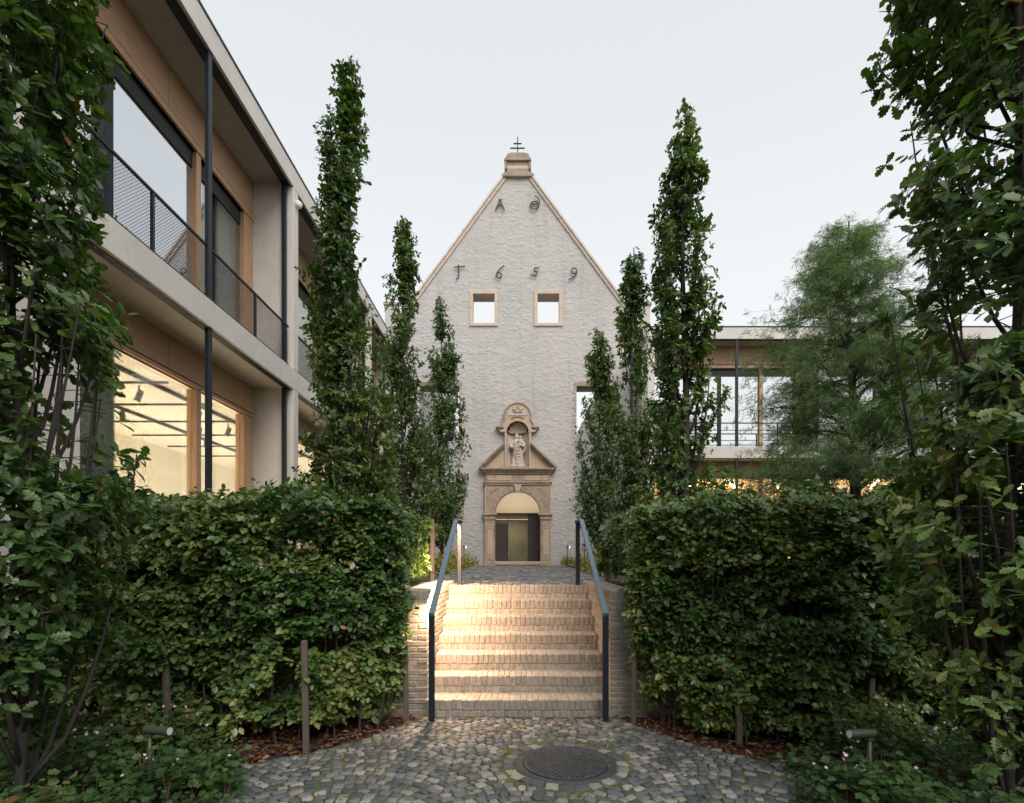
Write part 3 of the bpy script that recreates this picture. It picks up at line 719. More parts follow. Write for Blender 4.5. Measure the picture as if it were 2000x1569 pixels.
# body behind the face
body = MB(); yb0, yb1 = YC+.012, YC+.85; XL, XR = CX-259*PXM, CX+259*PXM
zl = sorted({TZ-.1, Z(1000), Z(960), Z(915), Z(828), Z(755), zsh})
for za, zb in zip(zl[:-1], zl[1:]):
    zm = (za+zb)/2; blk = sorted((a, b) for a, b, c, d in holes if c < zm < d); x = XL
    for a, b in blk: body.box(x, a, yb0, yb1, za, zb); x = b
    body.box(x, XR, yb0, yb1, za, zb)
hwf = lambda z: float(halfw(z))-.05
def slab(za, zb, blk):
    xs = [None]+blk+[None]; 
    L0, L1 = CX-hwf(za+1e-6), CX-hwf(zb); R0, R1 = CX+hwf(za+1e-6), CX+hwf(zb)
    if not blk: body.prism([(L0, za), (R0, za), (R1, zb), (L1, zb)], yb0, yb1); return
    body.prism([(L0, za), (blk[0][0], za), (blk[0][0], zb), (L1, zb)], yb0, yb1)
    for p, q in zip(blk[:-1], blk[1:]): body.box(p[1], q[0], yb0, yb1, za, zb)
    body.prism([(blk[-1][1], za), (R0, za), (R1, zb), (blk[-1][1], zb)], yb0, yb1)
slab(zsh, Z(634), []); slab(Z(634), Z(573), [holes[0][:2], holes[1][:2]]); slab(Z(573), ztop, [])
body.build('wall_body', M_WASH, chap)
# side walls of the roofless nave
for s in (-1, 1):
    MB().box(CX+s*5.92, CX+s*5.15, YC+.86, YC+26, TZ-.1, 12.4).build('nave_wall', M_WASH, chap)
# lintels of the big openings
for q in (2, 3):
    a, b, c, d = holes[q]; MB().bbox(a-.12, b+.12, YC-.03, YC+.4, d-.001, d+.22, .02).build('brick_lintel', M_SAND, chap)
    jx = a if q == 2 else b; s = -1 if q == 2 else 1
    for i in range(34):
        z0_ = c + i*.165
        if z0_+.15 > d: break
        w_ = .11 if i % 2 else .19
        MB().bbox(jx, jx+s*w_, YC-.03, YC+.3, z0_, z0_+.155, .012).build('quoin', M_JAMB if i % 3 else M_JAMB2, chap)
# coping stones along the verges
def verge(s):
    a = Vector((CX+s*27.5*PXM, 0, Z(347))); b = Vector((CX+s*(27.5+293*.735)*PXM, 0, Z(640))); d = (b-a).normalized(); n = Vector((d.z*-s, 0, d.x*s)) if True else None
    n = Vector((-d.z, 0, d.x)); 
    if n.z < 0: n = -n
    L = (b-a).length; k = int(L/.72)
    for i in range(k):
        p = a+d*(L*i/k+.006); q = a+d*(L*(i+1)/k-.006)
        mb = MB(); sec = [(-.17, .0), (.0, .0), (.0, .1), (-.17, .1)]
        P4 = [p-n*.15, q-n*.15, q-n*.02, p-n*.02]
        mb.prism([(v.x, v.z) for v in P4], YC-.075, YC+.2); mb.build('verge_stone', M_TRIM, chap)
        P4 = [p-n*.02, q-n*.02, q+n*.06, p+n*.06]
        mb = MB(); mb.prism([(v.x, v.z) for v in P4], YC-.14, YC+.95); mb.build('coping_stone', M_CONC, chap)
verge(-1); verge(1)
for s in (-1, 1):
    x0, x1 = CX+s*240*PXM, CX+s*259*PXM
    MB().bbox(x0, x1, YC-.02, YC+.84, Z(650), Z(597), .01).build('kneeler', M_WASH, chap)
    MB().bbox(x0-s*.06, x1+s*.06, YC-.1, YC+.9, Z(597), Z(591), .02).build('kneeler_cap', M_SAND, chap)
# pinnacle
pin = MB(); pin.bbox(XX(980), XX(1043), YC-.16, YC+.9, Z(349), Z(343), .02); pin.bbox(XX(984), XX(1039), YC-.11, YC+.85, Z(343), Z(339), .01)
pin = pin.build('pinnacle_base', M_SAND, chap)
for i, (pa, pb) in enumerate(((339, 331.5), (331.5, 324), (324, 317))):
    MB().bbox(XX(990), XX(1033), YC-.04, YC+.7, Z(pa)+.004, Z(pb), .01).build('pinnacle_block', M_TRIM if i == 1 else M_SAND, pin)
MB().bbox(XX(985), XX(1037.5), YC-.14, YC+.8, Z(317), Z(313.5), .01).bbox(XX(986.5), XX(1036), YC-.10, YC+.75, Z(313.5), Z(309.5), .01).build('cornice', M_SAND, pin)
for s in (-1, 1):
    c = (XX(1011.3)+s*24*PXM); mb = MB(); mb.prism([(c, Z(317)), (c+s*.05, Z(325)), (c+s*.04, Z(331)), (c-s*.02, Z(333)), (c-s*.055, Z(330)), (c-s*.055, Z(317))], YC-.1, YC+.6); mb.build('volute', M_SAND, pin)
mb = MB(); mb.prism([(XX(988.5), Z(309.5)), (XX(1034.5), Z(309.5)), (XX(1033.5), Z(305)), (XX(1030), Z(301.3)), (XX(1023), Z(300)), (XX(999), Z(300)), (XX(993), Z(301.3)), (XX(989.5), Z(305))], YC-.06, YC+.7); mb.build('cap', M_SAND, pin)
cr = MB().tube([(XX(1011), YC+.3, Z(301)), (XX(1011), YC+.3, Z(258))], .022, 6).build('cross', M_IRON, chap)
MB().tube([(XX(1003), YC+.3, Z(271)), (XX(1019), YC+.3, Z(271))], .03, 6).build('upper_bar', M_IRON, cr)
MB().tube([(XX(996.5), YC+.3, Z(280)), (XX(1025), YC+.3, Z(280))], .03, 6).build('lower_bar', M_IRON, cr)
# window surrounds
for (xi0, xi1, xo0, xo1) in ((924, 966, 917, 972), (1050, 1092, 1043, 1099)):
    w = empty('window_surround', (XX(xi0), YC, Z(640))); par(w, chap); w.location = (XX(xi0), YC, Z(640)); 
    zi0, zi1, zo0, zo1 = Z(632), Z(575), Z(638), Z(567.5); yf = YC-.055
    for nm, (a, b, c, d) in (('jamb', (XX(xo0), XX(xi0), zo0+.12, zo1-.15)), ('jamb', (XX(xi1), XX(xo1), zo0+.12, zo1-.15))):
        for i in range(2):
            h_ = (d-c)/2; MB().bbox(a, b, yf, YC+.35, c+i*h_+.004, c+(i+1)*h_, .012).build(nm, M_TRIM, w)
    MB().bbox(XX(xo0), XX(xo1), yf-.004, YC+.35, zi1, zo1, .012).build('lintel', M_TRIM, w)
    MB().bbox(XX(xo0), XX(xo1), yf-.02, YC+.35, zo0, zi0, .012).build('sill', M_TRIM, w)
# iron letters
def zp(x, y): return (XX(700+x/3.268), YC-.10, Z(200+y/3.268))
def crv(pts, sm=True):
    pts = [Vector(zp(*p)) for p in pts]
    if not sm or len(pts) < 3: return pts
    o_ = []
    for i in range(len(pts)-1):
        p0, p1, p2, p3 = pts[max(i-1, 0)], pts[i], pts[i+1], pts[min(i+2, len(pts)-1)]
        for k in range(6):
            t = k/6; o_.append(.5*((2*p1)+(-p0+p2)*t+(2*p0-5*p1+4*p2-p3)*t*t+(-p0+3*p1-3*p2+p3)*t**3))
    return o_+[pts[-1]]
GL = {
 'letter_a': [([(875,700),(905,632)],0),([(905,632),(932,700)],0),([(886,668),(922,668)],0),([(893,632),(916,632)],0)],
 'letter_d': [([(1150,672),(1142,648),(1120,643),(1100,655),(1098,675),(1112,690),(1135,690),(1150,672),(1154,645),(1147,622),(1128,606)],1),([(1100,658),(1146,658)],0)],
 'numeral_one': [([(640,1045),(641,1110),(636,1130),(622,1137)],1),([(612,1060),(682,1053)],0)],
 'numeral_six': [([(932,1052),(908,1066),(890,1088),(880,1108),(886,1125),(902,1129),(914,1118),(912,1102),(898,1094),(884,1098)],1)],
 'numeral_five': [([(1154,1062),(1138,1066),(1126,1064)],1),([(1126,1064),(1122,1084),(1136,1090),(1138,1104),(1126,1116),(1108,1112),(1098,1102)],1)],
 'numeral_nine': [([(1392,1090),(1378,1101),(1364,1096),(1358,1082),(1368,1068),(1384,1068),(1393,1082),(1388,1104),(1370,1126),(1340,1140)],1)]}
for nm, strokes in GL.items():
    mb = MB()
    for pts, sm in strokes: mb.tube(crv(pts, bool(sm)), .026, 5)
    mb.build(nm, M_IRON, chap)

# ------------------------------------------------------------------ portal
port = empty('portal', (CX, YC, TZ)); par(port, chap); port.location = (CX, YC, TZ)
PY = YC-.18
def pb(name, x0, x1, py0, py1, y0, y1=None, mt=None, bv=.015, parent=None, **k):
    return MB().bbox(XX(x0), XX(x1), y0, (YC+.1 if y1 is None else y1), Z(py1), Z(py0), bv).build(name, mt or M_SAND, parent or port, **k)
for (a, b) in ((947, 967), (1055, 1075)):
    pb('pilaster', a, b, 1016, 1101, PY); pb('pilaster_foot', a-1.5, b+1.5, 1098, 1106, PY-.05)
    p_ = pb('pilaster_panel', a+5, b-4, 1024, 1094, PY-.022, PY+.01, M_SAND2)
    for cy in (1029, 1087):
        mb = MB(); mb.tube([(XX((a+b)/2+.5)+.07*math.cos(t), PY-.03, Z(cy)+.09*math.sin(t)) for t in np.linspace(0, 2*PI, 11)], .016, 5, False); mb.build('rosette', M_SAND, p_)
    pb('capital', a-1, b+1, 1011, 1016, PY-.04); pb('capital', a-.5, b+.5, 1007.5, 1011, PY-.025, mt=M_SAND2); pb('capital_abacus', a-4, b+4, 1003.5, 1007.5, PY-.10)
# arch wall with semicircular opening (ring voussoirs and spandrels)
cxa, cza, ra = XX(1011), Z(1003.5), 44*PXM
zt_ = Z(949); xl, xr = XX(947.5), XX(1075.5)
nseg = 13; ro = 52*PXM
for i in range(nseg):
    if i == nseg//2: continue
    t0, t1 = PI*i/nseg, PI*(i+1)/nseg; g = .006; mb = MB()
    A = [(cxa+ra*math.cos(t), cza+ra*math.sin(t)) for t in np.linspace(t0+g, t1-g, 4)]; B = [(cxa+ro*math.cos(t), cza+ro*math.sin(t)) for t in np.linspace(t1-g, t0+g, 4)]
    mb.prism(A+B, PY-.03, YC+.5); mb.build('voussoir', M_SAND, port)
for s in (-1, 1):
    xe = xl if s < 0 else xr; mb = MB(); ts = np.linspace(0, PI/2, 12)
    R = ro-.02
    for t0, t1 in zip(ts[:-1], ts[1:]):
        p0 = (cxa+s*R*math.cos(t0), cza+R*math.sin(t0)); p1 = (cxa+s*R*math.cos(t1), cza+R*math.sin(t1))
        if abs(p0[0]-cxa) < abs(xe-cxa): mb.prism([(p0[0], p0[1]), (xe, p0[1]), (xe, p1[1]), (p1[0], p1[1])] if True else [], PY, YC+.1)
    mb.prism([(cxa, cza+R), (xe, cza+R), (xe, zt_), (cxa, zt_)], PY, YC+.1)
    mb.build('spandrel', M_SAND, port)
    # carved relief in the spandrel
    mb = MB(); ox = xe - s*.16
    for k in range(5):
        c = (ox - s*.12*k*.9, zt_-.16-.20*max(0, 3-k)*.5); mb.tube([(c[0]+.055*math.cos(t), PY-.012, c[1]+.055*math.sin(t)) for t in np.linspace(0, 5, 8)], .017, 5)
    mb.tube([(ox, PY-.01, zt_-.1), (ox+s*.02, PY-.015, zt_-.5), (ox-s*.04, PY-.01, zt_-.9)], .02, 5); mb.build('carving', M_SAND2, port)
    MB().bbox(xe, xe-s*.06, PY-.025, PY+.01, cza+.02, zt_, .008).build('edge_moulding', M_SAND2, port)
mb = MB(); mb.prism([(XX(1007), Z(961)), (XX(1015), Z(961)), (XX(1018.5), Z(948)), (XX(1003.5), Z(948))], PY-.11, YC); mb.build('keystone', M_SAND2, port)
pb('architrave', 946, 1076, 945, 949, PY-.05); pb('architrave', 944, 1078, 942.5, 945, PY-.09)
pb('frieze', 948.5, 1074, 927.5, 942.5, PY, mt=M_SAND)
for a, b in ((953, 964), (967, 999), (1024, 1056), (1059, 1070)): pb('frieze_panel', a, b, 930, 940, PY-.018, PY+.01, M_SAND2)
pb('cornice', 947, 1076, 923.5, 927.5, PY-.06); pb('cornice', 944, 1079, 920, 923.5, PY-.13); pb('cornice', 941.5, 1082, 916.5, 920, PY-.20); 
# pediment
for s in (-1, 1):
    xb, xn = (936, 986) if s < 0 else (1087, 1036)
    mb = MB(); mb.prism([(XX(xb+(-s)*6), Z(916.5)), (XX(xn), Z(916.5)), (XX(xn), Z(872))], PY+.02, YC+.1); mb.build('tympanum', M_SAND2, port)
    for (o1, o2, yy) in ((0, 3.2, -.24), (3.2, 5.8, -.16), (5.8, 7.6, -.08)):
        mb = MB(); k = -s
        A = [(XX(xb+k*o1*.3), Z(913+o1*1.0)), (XX(xn), Z(866.5+o1*1.25)), (XX(xn), Z(866.5+o2*1.25)), (XX(xb+k*(o2*.3+2)), Z(913+o2*1.0))]
        mb.prism(A, PY+yy, YC+.1); mb.build('raking_cornice', M_SAND, port)
# niche housing
ncx = XX(1011.5); nr = 21*PXM; nzc = Z(846.5)
for a, b in ((985.5, 990.2), (1032.8, 1037.5)): pb('niche_pier', a, b, 846, 916, PY-.04, mt=M_SAND2)
mb = MB(); ts = np.linspace(0, PI, 17); nb_ = Z(914)
MB().box(XX(988), XX(1035), YC+.55, YC+.6, Z(918), Z(820)).build('niche_core', M_STAT, port)
v = []; f = []                                     # half round recess
for z in (nb_, nzc):
    for t in ts: v.append((ncx+nr*math.cos(t), PY+.02+nr*.8*math.sin(t), z))
n = len(ts); f = [(i+1, i, n+i, n+i+1) for i in range(n-1)]; mb.add(v, f); mb.build('niche_back', M_STAT, port, smooth=True)
mb = MB(); v = []; nf = 49; m_ = 9                 # shell: fluted quarter dome
for j in range(m_):
    ph = PI/2*j/(m_-1)
    for i in range(nf):
        t = PI*i/(nf-1); fl = 1 - .20*abs(math.sin(t*6.5))*math.cos(ph)**.5
        rr_ = nr*fl
        v.append((ncx+rr_*math.cos(t)*math.cos(ph), PY+.0+nr*.45*math.sin(ph)+.02, nzc+rr_*math.sin(t)*math.cos(ph)))
f = [(j*nf+i, j*nf+i+1, (j+1)*nf+i+1, (j+1)*nf+i) for j in range(m_-1) for i in range(nf-1)]; mb.add(v, f); mb.build('shell', M_SAND, port)
# arched head with flared shoulders: outline minus niche arch
def outl(t):
    return None
outer = [(977, 846), (977.5, 839), (981, 830), (986, 822.5), (985.5, 815)]
for t in np.linspace(PI*.98, PI*.5, 9): outer.append((1011+25.5*math.cos(t), 815-25*math.sin(t)))
inner = [(989.5, 846.5)] + [(1011+21.5*math.cos(t), 846.5-21.5*math.sin(t)) for t in np.linspace(PI*.95, PI*.5, 12)]
for s in (-1, 1):
    mb = MB(); mir = lambda p: (XX(1011-s*(1011-p[0])*-1) if False else XX(1011+s*(1011-p[0])), Z(p[1]))
    oo = [mir(p) for p in outer]; ii = [mir(p) for p in inner]
    K = 14
    def samp(L, K):
        L = [Vector(p) for p in L]; d = [0]
        for a, b in zip(L[:-1], L[1:]): d.append(d[-1]+(b-a).length)
        r_ = []
        for k in range(K+1):
            t = d[-1]*k/K; i = max(0, min(len(L)-2, int(np.searchsorted(d, t))-1)); u = (t-d[i])/(d[i+1]-d[i]+1e-9); r_.append(tuple(L[i].lerp(L[i+1], min(1, u))))
        return r_
    A, B = samp(oo, K), samp(ii, K)
    for k in range(K): mb.prism([A[k], A[k+1], B[k+1], B[k]], PY-.05, YC+.1)
    mb.build('niche_head', M_SAND2, port)
    mb = MB(); mb.tube([(p[0], PY-.06, p[1]) for p in oo[1:]], .045, 6); mb.build('head_moulding', M_SAND, port)
    xs_ = [1011+s*d for d in (27.5, 42)]; 
    MB().bbox(XX(xs_[0]), XX(xs_[1]), PY-.10, YC+.1, Z(838), Z(834.5), .01).build('ear_moulding', M_SAND, port)
    MB().bbox(XX(xs_[0]), XX(xs_[1]-s*3), PY-.05, YC+.1, Z(841.5), Z(838), .01).build('ear_moulding', M_SAND, port)
    MB().bbox(XX(xs_[0]), XX(xs_[1]-s*6), PY-.02, YC+.1, Z(845), Z(841.5), .01).build('ear_moulding', M_SAND, port)
mb = MB(); A = [(XX(1011+18*math.cos(t)), Z(814.5-16.5*math.sin(t))) for t in np.linspace(0, PI, 16)]; mb.prism(A, PY-.075, PY-.03); rl_ = mb.build('relief_panel', M_STAT, port)
mb = MB(); mb.tube([(XX(x), PY-.085, Z(y)) for x, y in ((1003, 808), (1001, 801), (1006, 805), (1011, 797), (1016, 805), (1021, 801), (1019, 808), (1003, 808))], .028, 5); mb.build('crown_relief', M_SAND, rl_)
mb = MB(); mb.tube([(XX(x), PY-.07, Z(y)) for x, y in ((999, 820), (1004, 817.5), (1011, 816.5), (1018, 817.5), (1023, 820))], .025, 5); mb.build('swag', M_SAND, port)
pb('niche_floor', 987, 1036, 914, 917, PY-.10, YC+.3)
# doorway: tympanum panel, glazed doors, vestibule
ds = empty('doorway', (CX, YC+.4, TZ)); par(ds, chap); ds.location = (CX, YC+.4, TZ)
M_TYM = mat('cream lintel panel', (.84,.74,.60), .8)[0]
mb = MB(); zc_ = Z(1003); y0_, y1_ = YC+.53, YC+3.0
mb.box(XX(940), XX(1082), y1_, y1_+.1, zc_, Z(930)).box(XX(945), XX(948), y0_+.34, y1_, zc_, Z(930)).box(XX(1074), XX(1077), y0_+.34, y1_, zc_, Z(930)).box(XX(940), XX(1082), y0_+.34, y1_, Z(930), Z(927)).box(XX(940), XX(1082), y0_, y1_, zc_-.06, zc_)
mb.build('lunette_light_box', M_TYM, ds)  # made-up chamber, shaped so the arch head looks evenly lit
MB().box(XX(966), XX(1056), YC+.38, YC+.52, Z(1004), Z(1001)).build('transom', M_DOORDK, ds)
pb('threshold', 964, 1058, 1097, 1103, YC-.2, YC+.6, M_SAND2, parent=ds)
MB().box(XX(967), XX(991), YC+.46, YC+.5, Z(1097), Z(1021)).build('door_leaf', M_DOORDK, ds)
MB().box(XX(1032.5), XX(1056), YC+.45, YC+.5, Z(1097), Z(1004)).build('door_leaf', M_DOORDK, ds)
for a in (991, 1031): MB().box(XX(a), XX(a+1.3), YC+.43, YC+.5, Z(1097), Z(1004)).build('door_stile', M_DOORDK, ds)
MB().box(XX(967), XX(1032), YC+.485, YC+.492, Z(1097), Z(1004)).build('pane', M_GLASS_LO, ds)
# vestibule walls with rubble
mb = MB(); mb.box(XX(940), XX(1082), YC+3.2, YC+3.4, TZ, Z(1002.5)-.08); mb.box(XX(958), XX(961), YC+.9, YC+3.2, TZ, Z(1002.5)-.08); mb.box(XX(1061), XX(1064), YC+.9, YC+3.2, TZ, Z(1002.5)-.08); 
mb.build('vestibule', m_sand('vestibule rubble', (.30,.27,.18), .5), ds)
MB().box(XX(940), XX(1082), YC+.6, YC+3.4, TZ-.05, TZ+.005).build('vestibule_floor', M_FLOOR, ds)
L = bpy.data.lights.new('vestibule_lamp', 'AREA'); L.shape = 'DISK'; L.size = .25; L.energy = 14; L.color = (1, .88, .62)
lo = bpy.data.objects.new('vestibule_lamp', L); COL.objects.link(lo); lo.location = (XX(990), YC+2.2, Z(1006))
L = bpy.data.lights.new('lunette_fill_light', 'AREA'); L.shape = 'RECTANGLE'; L.size = 2.2; L.size_y = 1.2; L.energy = 15; L.color = (1, .96, .90)  # added light, hidden behind the transom, to brighten the arch head
lo = bpy.data.objects.new('lunette_fill_light', L); COL.objects.link(lo); lo.location = (cxa, YC+1.6, Z(1002)+.03); lo.rotation_euler = (PI, 0, 0)
mb = MB(); mb.lathe((XX(987.5), YC+.75, TZ), [(.05, 0), (.06, .05), (.05, .1), (.11, .36)], 14); o = mb.build('tall_vase', M_WHITE, smooth=True, label='white flared vase standing inside the chapel doorway', cat='vase')

# statue: one continuous body
def statue():
    bx, by, bz = XX(1011), PY+.19, Z(908.5); H = Z(848)-bz
    pl = empty('statue', (bx, by, bz-.1), label='weathered stone statue of a robed figure holding a child in the shell niche', cat='statue')
    MB().bbox(bx-.34, bx+.34, by-.24, by+.2, bz-.12, bz-.05, .02).bbox(bx-.29, bx+.29, by-.2, by+.18, bz-.05, bz+.01, .02).build('plinth', M_STAT, pl)
    mb = MB(); n = 40; prof = [(0, .27, .20, 0), (.06, .265, .20, 0), (.2, .235, .18, .0), (.38, .225, .17, .01), (.52, .22, .16, .02), (.6, .215, .15, .02), (.70, .235, .15, .01), (.77, .225, .14, -.01), (.81, .15, .11, -.03), (.835, .07, .07, -.05)]
    vs = []
    for h, rx, ry, ox in prof:
        for k in range(n):
            t = 2*PI*k/n; fd = 1+(.10*math.sin(7*t+h*6)+.05*math.sin(13*t-h*9))*(1-h)*1.2 if h < .8 else 1
            vs.append((bx+ox+rx*fd*math.cos(t), by+ry*fd*math.sin(t), bz+h*H))
    m = len(prof); f = [(i*n+k, i*n+(k+1) % n, (i+1)*n+(k+1) % n, (i+1)*n+k) for i in range(m-1) for k in range(n)] + [tuple(range(n-1, -1, -1)), tuple((m-1)*n+k for k in range(n))]
    mb.add(vs, f)
    def ell(c, r, q=12):
        prof_ = [(math.sin(a), -math.cos(a)) for a in np.linspace(.12, PI-.12, 9)]
        v = []; 
        for s_, h_ in prof_:
            for k in range(q): t = 2*PI*k/q; v.append((c[0]+r[0]*s_*math.cos(t), c[1]+r[1]*s_*math.sin(t), c[2]+r[2]*h_))
        mm = len(prof_); mb.add(v, [(i*q+k, i*q+(k+1) % q, (i+1)*q+(k+1) % q, (i+1)*q+k) for i in range(mm-1) for k in range(q)]+[tuple(range(q-1, -1, -1)), tuple((mm-1)*q+k for k in range(q))])
    ell((bx-.04, by-.03, bz+.905*H), (.085, .09, .115)); ell((bx-.04, by+.02, bz+.90*H), (.105, .08, .135))   # head with veil
    ell((bx-.04, by-.115, bz+.895*H), (.014, .02, .02)); ell((bx-.04, by-.02, bz+.99*H), (.07, .06, .03))
    mb.tube([(bx-.04, by, bz+.8*H), (bx-.04, by-.02, bz+.87*H)], .05, 8)
    mb.tube([(bx-.20, by, bz+.76*H), (bx-.30, by-.05, bz+.62*H), (bx-.27, by-.14, bz+.55*H), (bx-.12, by-.2, bz+.56*H)], [.085, .08, .065, .04], 8)   # right arm
    mb.tube([(bx+.17, by, bz+.76*H), (bx+.29, by-.06, bz+.64*H), (bx+.26, by-.17, bz+.58*H), (bx+.10, by-.22, bz+.62*H)], [.085, .08, .065, .04], 8)    # left arm
    mb.tube([(bx+.30, by-.02, bz+.60*H), (bx+.31, by, bz+.45*H), (bx+.24, by, bz+.38*H)], [.08, .06, .03], 8)   # hanging sleeve
    mb.tube([(bx-.28, by-.03, bz+.60*H), (bx-.27, by-.02, bz+.5*H)], [.07, .035], 8)
    ell((bx+.13, by-.17, bz+.72*H), (.085, .08, .15)); ell((bx+.12, by-.17, bz+.875*H), (.065, .065, .075))        # child
    mb.tube([(bx+.11, by-.2, bz+.66*H), (bx+.04, by-.27, bz+.60*H), (bx+.05, by-.27, bz+.52*H)], [.045, .04, .028], 7)
    mb.tube([(bx+.08, by-.2, bz+.78*H), (bx-.03, by-.24, bz+.74*H)], [.03, .022], 6)
    for k in range(5):                                                     # diagonal drapery folds
        a = .1*k; mb.tube([(bx-.2+.02*k, by-.17, bz+(.52-a*.5)*H), (bx, by-.215, bz+(.44-a)*H), (bx+.17, by-.16, bz+(.50-a)*H)], [.012, .024, .012], 6)
    o = mb.build('body', M_STAT, pl)
    md = o.modifiers.new('r', 'REMESH'); md.mode = 'VOXEL'; md.voxel_size = .014; md.use_smooth_shade = True
    sm = o.modifiers.new('s', 'SMOOTH'); sm.iterations = 2; sm.factor = .5
    dg = bpy.context.evaluated_depsgraph_get(); me = bpy.data.meshes.new_from_object(o.evaluated_get(dg)); o.modifiers.clear(); o.data = me
    if not me.materials: me.materials.append(M_STAT)
statue()

# ------------------------------------------------------------------ foliage engine
def leaf_template(kind):
    if kind == 'oak': st = [(0,.012),(.14,.05),(.24,.15),(.32,.10),(.43,.24),(.52,.15),(.64,.29),(.73,.18),(.86,.2),(1,.02)]
    elif kind == 'oak_lo': st = [(0,.02),(.25,.17),(.38,.12),(.62,.28),(.78,.2),(1,.03)]
    elif kind == 'beech': st = [(0,.03),(.22,.22),(.5,.32),(.78,.21),(1,.01)]
    elif kind == 'needle': st = [(0,.02),(.5,.034),(1,.004)]
    elif kind == 'ger': st = [(0,.05),(.2,.42),(.42,.30),(.6,.48),(.8,.22),(1,.05)]
    V = []; F = []
    for i, (x, w) in enumerate(st):
        zc = -.10*x*x; lift = .22*w if kind != 'needle' else 0
        V += [(x, -w, zc+lift+(.03 if i % 2 else 0)), (x, 0, zc), (x, w, zc+lift-(.02 if i % 2 else 0))]
    for i in range(len(st)-1):
        a = i*3; F += [(a, a+3, a+4, a+1), (a+1, a+4, a+5, a+2)]
    return np.array(V), np.array(F)
TPL = {k: leaf_template(k) for k in ('oak', 'oak_lo', 'beech', 'needle', 'ger')}
def norm(a): return a/np.maximum(np.linalg.norm(a, axis=-1, keepdims=True), 1e-9)
def frames(D, Nn):
    x = norm(D); z = norm(Nn - x*(x*Nn).sum(-1, keepdims=True)); y = np.cross(z, x); return np.stack([x, y, z], -1)
def leaves(name, kind, P, R, s, t, mt, parent, nparts=0, wid=None, pick=None, **k):
    V, F = TPL[kind]; n = len(P)
    if nparts:
        cp = np.array([0, 0, EYE]); d = np.linalg.norm(P-cp, axis=1)
        px = 1013+P[:, 0]/P[:, 1]*1070; py = 1088-(P[:, 2]-EYE)/P[:, 1]*1070
        ok = (px > 5) & (px < 1995) & (py > 5) & (py < 1560) & (P[:, 1] > .5)
        if pick is not None: ok &= pick(P)
        sc = np.where(ok, s/d*abs((R[:, :, 2]*norm(P-cp)).sum(1)), 0)
        idx = np.argsort(-sc)[:nparts]; msk = np.ones(n, bool); msk[idx] = False
        mes = []
        for q in range(8):
            me = bpy.data.meshes.new('leaf'); me.from_pydata([tuple(v) for v in V], [], [tuple(f) for f in F])
            a = me.attributes.new('t', 'FLOAT', 'POINT'); a.data.foreach_set('value', [float(np.clip((q+.5)/8*.9, 0, 1))]*len(V)); me.materials.append(mt); me.update(); mes.append(me)
        for i in idx:
            M = Matrix([list(R[i, 0]*s[i])+[P[i, 0]], list(R[i, 1]*s[i])+[P[i, 1]], list(R[i, 2]*s[i])+[P[i, 2]], [0, 0, 0, 1]])
            inst('leaf', mes[int(np.clip(t[i]/.9*8, 0, 7))], M, parent)
        P, R, s, t = P[msk], R[msk], s[msk], t[msk]; n = len(P)
    VV = np.einsum('nij,vj->nvi', R*s[:, None, None], V) + P[:, None, :]
    FF = F[None]+np.arange(n)[:, None, None]*len(V)
    return npmesh(name, VV.reshape(-1, 3), FF.reshape(-1, 4), mt, parent, attr=np.repeat(t, len(V)), **k)
def rvec(r, n): return norm(r.normal(size=(n, 3)))

